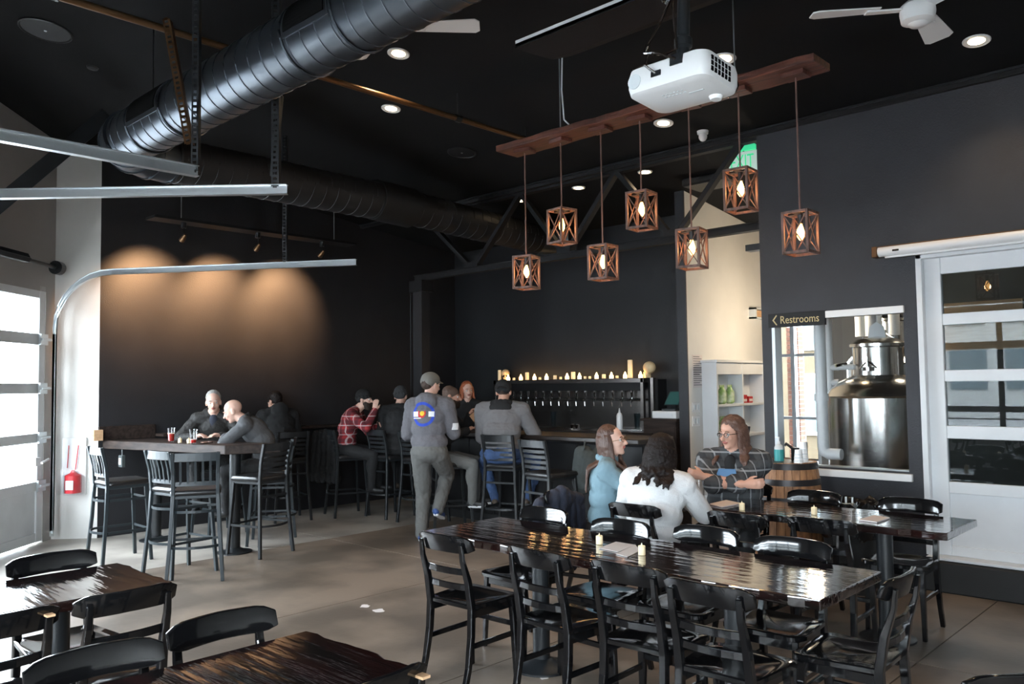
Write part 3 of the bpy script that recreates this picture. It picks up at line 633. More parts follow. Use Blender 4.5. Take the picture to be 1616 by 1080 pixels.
m.tube([(.055, -.135, .03), (-.02, -.15, .07), (-.09, -.12, .10), (-.12, -.06, .16), (-.08, -.04, .24), (-.05, -.02, .33), (-.05, 0, .42)], .0055, 6)
m.tube([(-.03, -.135, 0), (-.06, -.16, .03), (-.05, -.15, .07), (-.02, -.08, .09), (0, -.04, .12), (-.03, -.03, .3), (-.03, 0, .42)], .0045, 6)
for q in range(3): m.tube([(-.12+.05*math.cos(a*PI/4)-.01*q, -.06+.03*math.sin(a*PI/4), .075+.02*math.sin(a*PI/4)+.004*q) for a in range(8)], .003, 5, closed=True)
for q in range(3): m.tube([(-.05+.012*q, -.03, .36+.04*math.sin(a*PI/4)) if 0 else (-.05+.02*math.cos(a*PI/4), -.04-.004*q, .36+.05*math.sin(a*PI/4)) for a in range(8)], .004, 5, closed=True)
m.build('cable', M['eyed'], pj, smooth=True)
wb = thing('mount_beam', 'light wooden block beam that carries the projector pole', 'beam', (-1.60, 2.62, 3.18))
m = MB(); m.box(-.13, .45, -.05, .05, 0, .09); m.build('block', M['ply'], wb, bevel=.004)
m = MB(); m.box(-.08, .08, -.065, .065, .09, .11); m.cyl((0, 0, .10), (0, 0, CZ(2.62)-3.18), .024, n=14); m.build('upper_pole', M['blackm'], wb)

# ------------------------------------------------------------------ wall light shelf
sh = thing('spotlight_shelf', 'dark suspended plank carrying three small spotlights before the black wall', 'light shelf', (-8.85, 5.0, 3.5))
m = MB(); m.box(-8.97, -8.73, 3.66, 6.27, 3.49, 3.52); m.build('plank', M['signb'], sh, world=True, bevel=.004)
for y in (4.0, 6.0):
    m = MB(); m.tube([(-8.85, y, 3.52), (-8.85, y, CZ(y))], .006, 6); m.build('hanger_wire', M['galv'], sh, world=True)
for k, (px_, py_) in enumerate(((290, 375), (407, 390), (508, 400))):
    q = PX(px_, py_, -8.83); t = thing('spotlight', ['small copper spotlight at the left end of the hanging shelf', 'small glowing spotlight in the middle of the hanging shelf', 'small spotlight at the right end of the hanging shelf'][k], 'spotlight', q, 0, 'spotlights on the hanging shelf')
    aim = V((-9.74, q.y-.02, 2.75)); dd = (aim-q).normalized()
    m = MB(); m.tube([q-dd*.05, q-dd*.02, q+dd*.055], [.012, .024, .032], 14); m.build('head', M['copper'], t, world=True, smooth=True)
    m = MB(); m.tube([q+dd*.054, q+dd*.058], .027, 14); m.build('lens', M['down'], t, world=True)
    m = MB(); m.cyl(q-dd*.03, (q.x, q.y, 3.45), .007, n=6); m.cyl((q.x, q.y, 3.43), (q.x, q.y, 3.49), .03, n=14); m.build('stem', M['blackm'], t, world=True)
    lamp('spotlight_beam', 'SPOT', q+dd*.07, 230, (1, .56, .28), .02, target=aim, angle=76, blend=.95)
# ------------------------------------------------------------------ dining chairs
def arc(x0, x1, y0, bow, z, n=8): return [V((x0+(x1-x0)*i/n, y0-bow*(1-(2*i/n-1)**2), z)) for i in range(n+1)]
def make_chair():
    t = thing('dining_chair', 'black glossy wooden chair', 'chair', (0, 0, 0), 0, 'black bistro chairs at the dining tables')
    g = M['gloss']
    # seat: rounded trapezoid, dished
    pts = []
    for (cx, cy, a0, r) in ((.15, .135, 0, .06), (-.15, .135, 90, .06), (-.145, -.145, 180, .035), (.145, -.145, 270, .035)):
        for k in range(5): a = RAD(a0+90*k/4); pts.append((cx+r*math.cos(a), cy+r*math.sin(a)))
    m = MB(); k = len(pts)
    def ring(s, z): return [(x*s, y*s, z+ .010*abs(x)/.2*s) for x, y in pts]
    rings = [ring(.95, .432), ring(1, .437), ring(1, .455), ring(.96, .460), ring(.72, .452), ring(.35, .447)]
    vs = [p for r in rings for p in r]; fs = [tuple(reversed(range(k))), tuple(range(5*k, 6*k))]+[(i*k+j, i*k+(j+1) % k, (i+1)*k+(j+1) % k, (i+1)*k+j) for i in range(5) for j in range(k)]
    m.add(vs, fs); m.build('seat', g, t, smooth=True)
    m = MB(); m.box(-.165, .165, .14, .16, .395, .434); m.box(-.165, -.148, -.15, .14, .395, .434); m.box(.148, .165, -.15, .14, .395, .434); m.build('apron', g, t)
    for s in (-1, 1):
        m = MB(); m.bar([(s*.168, -.245, 0), (s*.166, -.205, .14), (s*.162, -.178, .30), (s*.16, -.17, .45), (s*.158, -.195, .60), (s*.156, -.232, .71), (s*.155, -.244, .80)], [.028, .03, .034, .036, .034, .030, .026], [.030, .032, .036, .038, .034, .022, .018], up=(0, 1, 0)); m.build('leg', g, t, bevel=.004)
        m = MB(); m.bar([(s*.175, .170, 0), (s*.165, .150, .44)], [.026, .036], [.026, .036], up=(0, 1, 0)); m.build('leg', g, t, bevel=.004)
    # bent top rail
    n = 12; m = MB(); cps = arc(-.205, .205, -.186, .042, 0, n); rg = []
    for i, p in enumerate(cps):
        e = min(i, n-i); hh = [.026, .042, .047][min(e, 2)]; th = .011; zc = .790+.004*(1-abs(2*i/n-1))
        rg.append([(p.x, p.y-th-.004, zc-hh), (p.x, p.y+th-.004, zc-hh), (p.x, p.y+th-.024, zc+hh), (p.x, p.y-th-.024, zc+hh)])
    vs = [q for r in rg for q in r]; fs = [(0, 3, 2, 1), (4*n, 4*n+1, 4*n+2, 4*n+3)]+[(4*i+a, 4*i+(a+1) % 4, 4*i+4+(a+1) % 4, 4*i+4+a) for i in range(n) for a in range(4)]
    m.add(vs, fs); m.build('top_rail', g, t, smooth=True, bevel=.005, seg=2)
    for z, y in ((.645, -.200), (.560, -.180)):
        m = MB(); m.bar(arc(-.155, .155, y, .022, z, 6), .016, .034); m.build('slat', g, t, bevel=.003)
    for s in (-1, 1):
        m = MB(); m.bar([(s*.166, -.185, .25), (s*.168, .158, .25)], .016, .028); m.build('stretcher', g, t, bevel=.003)
    m = MB(); m.bar([(-.168, .158, .30), (.168, .158, .30)], .016, .028); m.build('stretcher', g, t, bevel=.003)
    return t
chair = make_chair()
GC = 'black bistro chairs at the dining tables'
def yawto(dx, dy): return math.atan2(-dx, dy)       # local +Y points along (dx,dy)
T1c = [(-3.42, 3.24, 2, 'black chair at the left end of the front table, nearest the open floor'),
       (-2.74, 3.26, -2, 'black chair seen from behind, second from the left along the front table'),
       (-2.23, 3.28, 2, 'black chair seen from behind at the front table, below the nearest candle'),
       (-1.77, 3.20, 1, 'black chair seen from behind, last before the right end of the front table')]
for x, y, a, l in T1c: inst(chair, (x, y, 0), RAD(a), l, GC)
inst(chair, (-1.46, 3.66, 0), RAD(92), 'black bistro chair seen side-on at the right end of the front long table', GC)
for x, y, a, l in [(-3.60, 3.85, 178, 'black chair beyond the front table, its bright rail just left of the dark jacket'),
                   (-2.92, 3.78, 182, 'black chair facing the viewer beyond the papers on the front table'),
                   (-2.42, 3.88, 179, 'black chair with a bright top rail just right of the white sweater'),
                   (-1.90, 3.86, 181, 'black chair with a bright rail beyond the right end of the front table')]:
    inst(chair, (x, y, 0), RAD(a), l, GC)
for x, y, a, l in [(-3.28, 4.82, 2, 'black chair the woman in the white sweater sits on'),
                   (-2.55, 4.90, -2, 'black chair seen from behind at the back table, left of the barrel front'),
                   (-2.08, 5.02, 3, 'black chair seen from behind at the back table, below the yellow candle by the menu')]:
    inst(chair, (x, y, 0), RAD(a), l, GC)
for x, y, a, l in [(-2.60, 5.72, 178, 'black chair with pale reflections on its rail, beyond the back table before the barrel'),
                   (-1.93, 5.74, 181, 'black chair beyond the back table by the white door edge'),
                   (-3.22, 5.90, 176, 'black chair the person with crossed arms sits on')]:
    inst(chair, (x, y, 0), RAD(a), l, GC)
inst(chair, (-3.92, 4.86, 0), RAD(-80), 'black chair with a dark jacket over it, under the woman in blue', GC)
for x, y, a, l in [(-4.30, 1.40, -90, 'black chair beyond the far left table, its rail against the pale floor'),
                   (-3.71, 1.37, 90, 'black ladder-back chair seen from behind at the far left table'),
                   (-3.69, .90, 92, 'black chair cut by the left edge, with a worn orange post top'),
                   (-2.61, 1.44, -90, 'black chair with a reddish rail edge behind the bottom centre table'),
                   (-2.55, .98, -92, 'black chair at the bottom left with a bright spot on its rail'),
                   (-2.13, 1.42, 91, 'black chair at the bottom edge with an orange post top, right of the centre table')]:
    inst(chair, (x, y, 0), RAD(a), l, GC)
inst(chair, (-.75, 2.80, 0), yawto(-.82, .57), 'black chair whose rail just shows at the bottom right corner', GC)

for ch_ in [o for o in C.objects if o.get('label', '').startswith(('black chair cut by the left edge', 'black chair at the bottom edge'))]:
    m = MB(); m.box(.140, .170, -.268, -.232, .798, .806); m.build('worn_post_top', M['ply'], ch_)

# ------------------------------------------------------------------ dining tables
def dtable(label, x0, x1, y0, y1, posts, name='dining_table', z=.76, th=.045, mt=None, seed=1, post_r=.05):
    random.seed(seed); t = thing(name, label, 'table', ((x0+x1)/2, (y0+y1)/2, 0)); mt = mt or M['wood']
    n = int((x1-x0)/.07)+2
    a = [(x0+(x1-x0)*i/n, y0+random.uniform(-.010, .010)) for i in range(n+1)]; b = [(x1-(x1-x0)*i/n, y1+random.uniform(-.010, .010)) for i in range(n+1)]
    m = MB(); m.prism([(x, y, z-th) for x, y in a+b], (0, 0, th)); m.build('tabletop', mt, t, world=True, bevel=.006, seg=2)
    for (px_, py_) in posts:
        m = MB(); m.cyl((px_, py_, .03), (px_, py_, z-th-.02), post_r, n=24); m.build('post', M['blackm'], t, world=True, smooth=True)
        m = MB(); m.lathe([(0, 0), (.17, 0), (.17, .012), (.10, .028), (post_r+.02, .05), (post_r, .06)], (px_, py_, 0), 30); m.build('base', M['blackm'], t, world=True, smooth=True)
        m = MB(); m.box(px_-.24, px_+.24, py_-.03, py_+.03, z-th-.02, z-th); m.box(px_-.03, px_+.03, py_-.22, py_+.22, z-th-.02, z-th); m.build('top_plate', M['blackm'], t, world=True)
    return t
dtable('long dark red live-edge table in front, with two candles and papers', -3.92, -1.43, 3.29, 3.97, [(-3.25, 3.63), (-2.0, 3.63)], seed=2)
dtable('long glossy live-edge table behind, in front of the barrel and the white door', -3.48, -1.49, 5.18, 5.80, [(-3.0, 5.49), (-1.95, 5.49)], seed=5)
dtable('dark table at the left edge with a bright window reflection on its top', -4.43, -3.80, .15, 1.69, [(-4.1, 1.30), (-4.1, .5)], seed=8)
dtable('dark wavy-grained table at the bottom centre', -2.66, -2.02, .15, 1.69, [(-2.34, 1.30), (-2.34, .5)], seed=11)

# ------------------------------------------------------------------ high table by the white corner and wall rail
ht = thing('high_table', 'high dark wood communal table running out from the white corner', 'table', (-8.6, 4.0, 0))
m = MB(); m.prism([(-9.68, 3.50, .995), (-7.68, 3.93, .995), (-7.43, 4.40, .995), (-9.68, 4.02, .995)], (0, 0, .09)); m.build('tabletop', M['woodb'], ht, world=True, bevel=.006)
for px_, py_ in ((-7.80, 4.10), (-9.1, 3.86)):
    m = MB(); m.cyl((px_, py_, .03), (px_, py_, .995), .055, n=20); m.build('post', M['blackm'], ht, world=True, smooth=True)
    m = MB(); m.lathe([(0, 0), (.17, 0), (.17, .012), (.09, .03), (.055, .05)], (px_, py_, 0), 28); m.build('base', M['blackm'], ht, world=True, smooth=True)
rl = thing('drink_rail', 'narrow dark wooden drink rail along the black wall', 'shelf', (-9.6, 5.2, 1.13))
m = MB(); m.box(-9.735, -9.50, 4.1, 7.0, 1.10, 1.135); m.build('rail', M['woodb'], rl, world=True, bevel=.004)
m = MB(); m.box(-9.735, -9.70, 3.47, 4.1, 1.085, 1.24); m.build('backsplash', M['woodb'], rl, world=True, bevel=.004)
for y in (4.6, 5.7, 6.7):
    m = MB(); m.prism([(-9.735, y, 1.10), (-9.53, y, 1.10), (-9.735, y, .90)], (0, .03, 0)); m.build('bracket', M['blackm'], rl, world=True)
bk = thing('wood_block', 'small light wood block on the corner of the high table by the white wall', 'block', (-9.66, 3.44, 1.085))
m = MB(); m.box(-.03, .03, -.05, .05, 0, .12); m.build('block', M['ply'], bk, bevel=.003)

# ------------------------------------------------------------------ bar stools
def make_stool(kind):
    t = thing('bar_stool', 'slate black metal bar stool', 'stool', (0, 0, 0), 0); g = M['stoolm'] if kind == 'v' else M['blackm']
    for s in (-1, 1):
        m = MB(); m.bar([(s*.225, -.235, 0), (s*.195, -.20, .42), (s*.18, -.185, .74), (s*.18, -.20, .92), (s*.185, -.245, 1.105)], .030, .030, up=(0, 1, 0)); m.build('leg', g, t, bevel=.003)
        m = MB(); m.bar([(s*.215, .215, 0), (s*.175, .17, .72)], .030, .030, up=(0, 1, 0)); m.build('leg', g, t, bevel=.003)
    m = MB(); m.box(-.185, .185, -.18, .19, .705, .735); m.build('seat_frame', g, t, bevel=.004)
    m = MB()
    pts = []
    for (cx, cy, a0) in ((.155, .165, 0), (-.155, .165, 90), (-.155, -.145, 180), (.155, -.145, 270)):
        for k in range(4): a = RAD(a0+30*k); pts.append((cx+.05*math.cos(a), cy+.05*math.sin(a)))
    k = len(pts); rings = [[(x*s, y*s, z) for x, y in pts] for s, z in ((.96, .735), (1, .745), (1, .765), (.95, .78), (.7, .787))]
    m.add([p for r in rings for p in r], [tuple(reversed(range(k))), tuple(range(4*k, 5*k))]+[(i*k+j, i*k+(j+1) % k, (i+1)*k+(j+1) % k, (i+1)*k+j) for i in range(4) for j in range(k)])
    m.build('seat', M['vinyl'], t, smooth=True)
    def loop(z, sx, sy, bow, nm):
        m = MB(); q = [V((sx, sy, z)), V((-sx, sy, z))]
        q += [V((-sx-.0, -sy+.02, z))]+[V((-sx+2*sx*i/8, -sy-bow*math.sin(PI*i/8), z)) for i in range(1, 8)]+[V((sx, -sy+.02, z))]
        q = [q[-1]]+q[:2]+q[2:]
        m.bar(q, .008, .022, up=(0, 0, 1)); m.build(nm, g, t)
    loop(.30, .205, .195, .07, 'footrest'); 
    if kind == 'v': loop(.60, .19, .18, .06, 'upper_ring')
    else:
        m = MB(); m.bar([(-.185, -.19, .58), (.185, -.19, .58)], .012, .022); m.build('cross_bar', g, t)
    m = MB(); m.bar(arc(-.18, .18, -.230, .02, 1.065, 6), .016, .075); m.build('top_rail', g, t, bevel=.003)
    if kind == 'v':
        m = MB(); m.bar(arc(-.18, .18, -.185, .02, .835, 6), .014, .035); m.build('lower_rail', g, t)
        for i in range(5):
            x = -.12+.06*i; b_ = .02*(1-(x/.18)**2); m = MB(); m.bar([(x, -.187-b_, .83), (x, -.205-b_, .95), (x, -.228-b_, 1.04)], .020, .008, up=(0, 1, 0)); m.build('slat', g, t)
    else:
        for i in range(4):
            z = .835+.052*i; m = MB(); m.bar(arc(-.18, .18, -.187-.035*(i/4)**1.5, .02, z, 6), .012, .030); m.build('slat', g, t)
    return t
sv = make_stool('v'); sl = make_stool('l'); sl.name = 'ladder_back_bar_stool'
GS = 'metal bar stools'
inst(sv, (-8.33, 3.19, 0), RAD(-2), 'slate bar stool with vertical slats at the white corner, leftmost at the high table', GS)
inst(sv, (-7.33, 3.34, 0), RAD(8), 'slate bar stool with vertical slats, second along the near side of the high table', GS)
inst(sv, (-7.04, 3.34, 0), yawto(-.88, .47), 'slate bar stool with vertical slats at the near corner of the high table', GS)
inst(sl, (-7.56, 4.24, 0), yawto(-.9, -.25), 'ladder-back bar stool at the right end of the high table, turned to the left', GS)
inst(sv, (-8.0, 4.62, 0), yawto(-.6, -.8), 'bar stool under the bald man in the grey sweater', GS)
inst(sv, (-8.98, 4.52, 0), RAD(180), 'bar stool under the grey-haired man behind the high table', GS)
inst(sl, (-9.20, 5.55, 0), RAD(75), 'bar stool under the dark figure at the wall rail', GS)
inst(sl, (-8.92, 6.25, 0), yawto(.3, .95), 'bar stool under the man in the red plaid shirt', GS)
inst(sl, (-8.40, 6.55, 0), RAD(-3), 'ladder-back bar stool under the man in black with the beanie', GS)
inst(sl, (-7.72, 6.52, 0), RAD(0), 'empty ladder-back bar stool just left of the standing man in the grey hoodie', GS)
inst(sl, (-7.05, 6.35, 0), yawto(.5, .85), 'bar stool under the bearded man in black', GS)
inst(sl, (-6.38, 6.60, 0), yawto(-.3, .95), 'ladder-back bar stool under the man in the grey jacket', GS)
inst(sl, (-5.42, 6.22, 0), yawto(.1, 1), 'empty ladder-back bar stool right of the grey jacket, with a bag beside it', GS)

# ------------------------------------------------------------------ bar counter
br = thing('bar_counter', 'long black bar counter with a dark wood top under the truss', 'bar', (-6.4, 7.05, 0))
m = MB(); m.box(-8.35, -4.74, 6.78, 7.42, 1.035, 1.085); m.build('countertop', M['barwood'], br, world=True, bevel=.008)
m = MB(); m.box(-8.30, -4.82, 7.02, 7.36, .0, 1.035); m.build('body', M['black'], br, world=True)
for i in range(8):
    x0 = -8.28+i*.431; m = MB(); m.box(x0, x0+.415, 7.0, 7.02, .1, 1.0); m.build('panel', M['signb'], br, world=True, bevel=.004)
m = MB(); m.tube([(-8.3, 6.93, .2), (-4.84, 6.93, .2)], .02, 8); m.build('foot_rail', M['blackm'], br, world=True)
bc = thing('back_counter', 'dark wooden back counter along the tap wall with taps above', 'counter', (-7.0, 8.6, 0))
m = MB(); m.box(-9.0, -5.62, 8.32, 8.88, 1.00, 1.045); m.build('countertop', M['barwood'], bc, world=True, bevel=.006)
for i in range(5):
    x0 = -8.98+i*.672; m = MB(); m.box(x0, x0+.66, 8.36, 8.88, 0, 1.0); d_ = m.build('cabinet', M['woodb'], bc, world=True, bevel=.004)
# tap box
tx = thing('tap_box', 'long steel framed tap cabinet on the dark wall, with a row of taps', 'tap cabinet', (-7.2, 8.7, 1.05))
X0, X1 = -8.58, -5.92; ztp = 1.715; yf, yb = 8.60, 8.89
m = MB(); m.box(X0, X1, yf, yb, ztp-.06, ztp); m.build('top_shelf', M['dsteel'], tx, world=True, bevel=.004)
m = MB(); m.box(X0, X1, yf+.01, yf+.03, ztp-.16, ztp-.06); m.build('fascia', M['signb'], tx, world=True)
for x in (X0, X1-.05, X1+.10):
    m = MB(); m.box(x, x+.045, yf, yf+.05, 1.05, ztp-.0); m.build('post', M['dsteel'], tx, world=True, bevel=.003)
m = MB(); m.box(X0+.04, X1-.05, yb-.03, yb, 1.05, ztp-.06); m.build('back_panel', M['dsteel'], tx, world=True)
m = MB(); m.box(X0+.02, X1-.02, yf-.02, yb-.03, 1.046, 1.065); m.build('drip_tray', M['steel'], tx, world=True, bevel=.003)
m = MB(); m.box(X1+.0, X1+.15, yf+.1, yb, 1.05, ztp-.02); m.build('side_panel', M['signb'], tx, world=True)
m = MB(); m.tube([(X0+.05, yb-.06, 1.435), (X1-.06, yb-.06, 1.435)], .018, 8); m.build('manifold', M['steel'], tx, world=True)
tapx = [780+v/6.215 for v in (275, 348, 424, 501, 580, 658, 745, 826, 911, 1000, 1088, 1178, 1272, 1364)]
tapx = [tapx[0]-24, tapx[0]-12]+tapx
random.seed(5)
ORD = ['leftmost']+[w_+' from the left' for w_ in 'second third fourth fifth sixth seventh eighth ninth tenth eleventh twelfth thirteenth fourteenth fifteenth'.split()]+['rightmost']
for k, xx in enumerate(tapx):
    q = PY(xx, 636, 8.72); t = thing('beer_tap', 'chrome beer tap, %s in the row on the tap cabinet' % ORD[k], 'tap', (q.x, 8.72, 1.435), 0, 'row of beer taps')
    m = MB(); m.tube([(0, .09, 0), (0, -.03, 0)], [.012, .014], 10); m.tube([(0, -.025, .01), (0, -.05, -.03), (0, -.055, -.085)], [.012, .009, .007], 8); m.tube([(0, -.02, 0), (0, -.025, .035)], [.014, .008], 8)
    m.build('faucet', M['chrome'], t, smooth=True)
    m = MB(); m.tube([(0, -.025, .03), (0, -.03, .06), (0, -.032, .135), (0, -.032, .14)], [.009, .018, .022, .014], 10); m.build('handle', M['chrome'], t, smooth=True)
# candles and skulls on the cabinet
zt_ = ztp
def cand(x, h, r, lit, label):
    q = PY(x, 597, 8.70); t = thing('candle', label, 'candle', (q.x, 8.70, zt_), 0, 'candles on the tap cabinet')
    m = MB(); m.lathe([(0, 0), (r, 0), (r, h-.006), (r*.8, h), (0, h-.004)], n=14); m.build('wax', M['flame'] if lit else M['wax'], t, smooth=True)
    if lit:
        m = MB(); m.lathe([(0, h-.004), (r*.55, h+.004), (r*.5, h+.02), (0, h+.042)], n=10); m.build('flame', M['flame'], t, smooth=True)
        lamp('candle_light', 'POINT', (q.x, 8.62, zt_+.08), .22, (1, .5, .2), .02)
    return t
small = 'short unlit candle in the row on the tap cabinet'; lits = 'glowing lit candle in the row on the tap cabinet'
cand(788.5, .155, .026, False, 'tall ivory pillar candle at the left end of the tap cabinet, beside a skull')
cand(994.8, .235, .032, False, 'tallest ivory pillar candle near the right end of the tap cabinet')
cand(832, .11, .028, False, 'ivory pillar candle between two lit ones, left part of the tap cabinet'); cand(904.7, .10, .030, False, 'ivory pillar candle in the middle of the tap cabinet, between two lit ones')
for k, x in enumerate((802, 822, 843.5, 862.5, 895, 914.5, 941.5, 965, 986.6, 1011)): cand(x, .045, .026, True, 'glowing candle, %s of the lit ones on the tap cabinet' % (ORD[k] if k < 9 else 'last'))
for k, x in enumerate((811, 852, 884.6, 923.6, 930.6, 974)): cand(x, .035, .020, False, 'tiny unlit candle, %s of the small ones on the tap cabinet' % ORD[k])
for x in (876, 953): cand(x, .058, .026, False, 'short wide unlit candle on the %s of the tap cabinet' % ('left half' if x < 900 else 'right half'))
def skull(x, s, ry, label):
    q = PY(x, 597, 8.72); t = thing('skull_ornament', label, 'ornament', (q.x, 8.74, zt_), ry)
    m = MB(); m.sphere((0, .01*s, .62*s*.12+.03*s), (.062*s, .078*s, .062*s), 18, 12); m.build('cranium', M['bone'], t, smooth=True)
    m = MB(); m.sphere((0, -.045*s, .045*s), (.040*s, .035*s, .040*s), 12, 8); m.box(-.028*s, .028*s, -.07*s, -.02*s, 0, .028*s); m.build('face_bones', M['bone'], t, smooth=True)
    for sx in (-1, 1):
        m = MB(); m.sphere((sx*.021*s, -.072*s, .062*s), (.014*s, .010*s, .014*s), 10, 6); m.build('eye_socket', M['grille'], t, smooth=True)
    m = MB(); m.prism([(-.007*s, -.082*s, .035*s), (.007*s, -.082*s, .035*s), (0, -.080*s, .05*s)], (0, .01, 0)); m.build('nose_hole', M['grille'], t)
skull(796.5, 1.0, RAD(40), 'small skull ornament with dark eye sockets at the left end of the tap cabinet')
q_ = skull(1023, 1.25, RAD(-120), 'larger skull ornament turned sideways at the right end of the tap cabinet')
# items on back counter
q = PY(978, 676, 8.5); t = thing('squeeze_bottle', 'white squeeze bottle on the back counter below the taps', 'bottle', (q.x, 8.5, 1.065))
m = MB(); m.lathe([(0, 0), (.038, 0), (.040, .01), (.040, .17), (.03, .20), (.012, .215)], n=16); m.build('bottle', M['white'], t, smooth=True)
m = MB(); m.lathe([(.016, .212), (.012, .23), (.004, .27), (0, .27)], n=10); m.build('nozzle', M['white'], t, smooth=True)
for x, lb in ((872, 'tall beer glass upside down under the left taps'), (1004, 'tall tapering lit glass under the rightmost tap')):
    q = PY(x, 670, 8.62); t = thing('beer_glass', lb, 'glass', (q.x, 8.64, 1.065)); m = MB(); m.lathe([(0, 0), (.030, 0), (.032, .04), (.040, .20), (.037, .20), (.028, .03), (0, .02)], n=18); m.build('glass', M['dglass'], t, smooth=True)
q = PY(905, 678, 8.4); t = thing('metal_shaker', 'pair of shiny metal cups on the back counter', 'cup', (q.x, 8.42, 1.045))
for dx in (-.03, .05): m = MB(); m.lathe([(0, 0), (.03, 0), (.038, .07), (.033, .07), (.026, .01), (0, .01)], n=16); m.build('cup', M['chrome'], t, smooth=True).location = (dx, 0, 0)
# register
q = PY(1055, 655, 8.55)
rg = thing('cash_register', 'tablet register with a white drawer on a dark cabinet beside the taps', 'register', (q.x, 8.6, 1.22))
m = MB(); m.box(-.17, .17, -.15, .12, 0, .085); m.build('cash_drawer', M['white'], rg, bevel=.005)
m = MB(); m.box(-.12, .12, -.155, -.15, .02, .06); m.build('drawer_front', M['pwhite'], rg)
m = MB(); m.box(-.09, .10, -.06, .06, .085, .11); m.prism([(-.02, .02, .1), (.06, .02, .1), (.04, .06, .22), (0, .06, .22)], (0, .015, 0)); m.build('stand', M['blackm'], rg)
m = MB(); m.prism([(-.06, -.06, .15), (.16, -.06, .15), (.18, .02, .33), (-.02, .02, .33)], (0, .016, 0)); ta_ = m.build('tablet', M['blackm'], rg)
m = MB(); m.prism([(-.045, -.062, .165), (.145, -.062, .165), (.163, .014, .318), (-.008, .014, .318)], (0, .003, 0)); m.build('screen', M['screen'], ta_)
cb = thing('register_cabinet', 'dark wooden cabinet under the register at the end of the tap wall', 'cabinet', (q.x, 8.6, 0))
m = MB(); m.box(-.24, .22, -.24, .26, 0, 1.19); m.build('body', M['woodb'], cb, bevel=.005)
m = MB(); m.box(-.27, .25, -.27, .28, 1.19, 1.22); m.build('top', M['woodb'], cb, bevel=.004)
for s in (0, 1): m = MB(); m.box(-.22+s*.215, -.01+s*.215, -.25, -.24, .1, 1.12); dd = m.build('door', M['woodb'], cb, bevel=.003); m = MB(); m.cyl((-.03+s*.04, -.265, .6), (-.03+s*.04, -.265, .7), .006, n=6); m.build('handle', M['galv'], dd)

# ------------------------------------------------------------------ hallway: notice, switches, cubby shelf, lamp box
def flat(name, label, cat, x0, y0, x1, y1, mt, th=.008, bevel=0):
    a = PX(x0, y0, HX); b = PX(x1, y1, HX); t = thing(name, label, cat, (HX, (a.y+b.y)/2, b.z), RAD(90)); w_ = abs(b.y-a.y); h_ = abs(a.z-b.z)
    m = MB(); m.box(-w_/2, w_/2, -th, 0, 0, h_); m.build('plate', mt, t, bevel=bevel); return t, w_, h_
t, w_, h_ = flat('notice_sheet', 'printed notice sheet on the pale hallway wall', 'notice', 1092, 560, 1109, 612, M['paper'], .003)
for i in range(14):
    m = MB(); zz = h_*(.95-i*.066); m.box(-w_*.42, w_*(.42 if i % 4 else .2), -.0045, -.003, zz-h_*(.03 if i > 4 and i < 9 else .018), zz); m.build('text_line', M['grey'], t)
for y0, y1, lb in ((636, 650, 'upper double light switch plate on the pale hallway wall'), (657, 672, 'lower double light switch plate on the pale hallway wall')):
    t, w_, h_ = flat('light_switch', lb, 'switch', 1092, y0, 1104, y1, M['white'], .008, .002)
    for s in (-1, 1): m = MB(); m.box(s*w_*.22-w_*.12, s*w_*.22+w_*.12, -.013, -.008, h_*.25, h_*.75); m.build('toggle', M['whitep'], t)
fx = HX+.20; y0 = PX(1131, 600, fx).y; y1 = PX(1206, 600, fx).y; zt2 = PX(1131, 572, fx).z
cu = thing('cubby_shelf', 'white cubby shelf with snack bags in the hallway', 'shelf', (HX, (y0+y1)/2, 0))
def wbox(nm, xa, xb, ya, yb_, za, zb_): m = MB(); m.box(xa, xb, ya, yb_, za, zb_); return m.build(nm, M['doorw'], cu, world=True, bevel=.003)
ym = PX(1172, 620, fx).y
for y in (y0, ym, y1-.03): wbox('upright', HX+.005, fx, y, y+.03, 0, zt2)
wbox('top', HX+.002, fx+.02, y0-.02, y1+.02, zt2, zt2+.03); wbox('header', fx-.02, fx-.004, y0+.03, y1-.03, zt2-.14, zt2)
zs = [PX(1150, y, fx).z for y in (638, 688, 735)]
for z in zs+[.45, .05]: wbox('shelf_board', HX+.005, fx, y0+.03, y1-.03, z-.03, z)
m = MB(); m.box(HX+.002, HX+.012, y0+.03, y1-.03, 0, zt2); m.build('back_panel', M['doorw'], cu, world=True)
k3 = ['nearest the end', 'in the middle', 'farthest in']
for r_ in range(2):
    for i in range(3):
        t = thing('snack_bag', 'green and white snack bag on the %s hallway shelf, %s' % (['upper', 'lower'][r_], k3[i]), 'bag', (HX+.10, y0+.10+i*(ym-y0-.12)/2.6, zs[r_]), RAD(90), 'green snack bags')
        m = MB(); m.tube([(0, 0, 0), (0, 0, .02), (0, 0, .14), (0, 0, .20)], [.03, .055, .055, .02], 10); m.build('bag', M['greenp'], t, smooth=True)
        m = MB(); m.box(-.05, .05, -.004, .004, .195, .225); m.build('seal', M['greenp'], t)
for i in range(2):
    t = thing('red_box', ['larger red snack box on the right part of the hallway shelf', 'smaller red snack box farther in on the hallway shelf'][i], 'box', (HX+.11, ym+.12+i*.14, zs[0]), RAD(90), 'red snack boxes'); m = MB(); m.box(-.055, .055, -.06, .06, 0, .10-.02*i); m.build('box', M['redp'], t, bevel=.006)
    m = MB(); m.box(-.04, .04, -.0615, -.06, .02, .05); m.build('label', M['paper'], t)
t = thing('dark_basket', 'small dark basket on the lower right hallway shelf', 'basket', (HX+.105, ym+.17, zs[1])); m = MB(); m.lathe([(0, 0), (.07, 0), (.085, .08), (.075, .08), (.06, .012), (0, .012)], n=16); m.build('basket', M['navy'], t, smooth=True)
a = PX(1176, 487, HX); b = PX(1197, 505, HX)
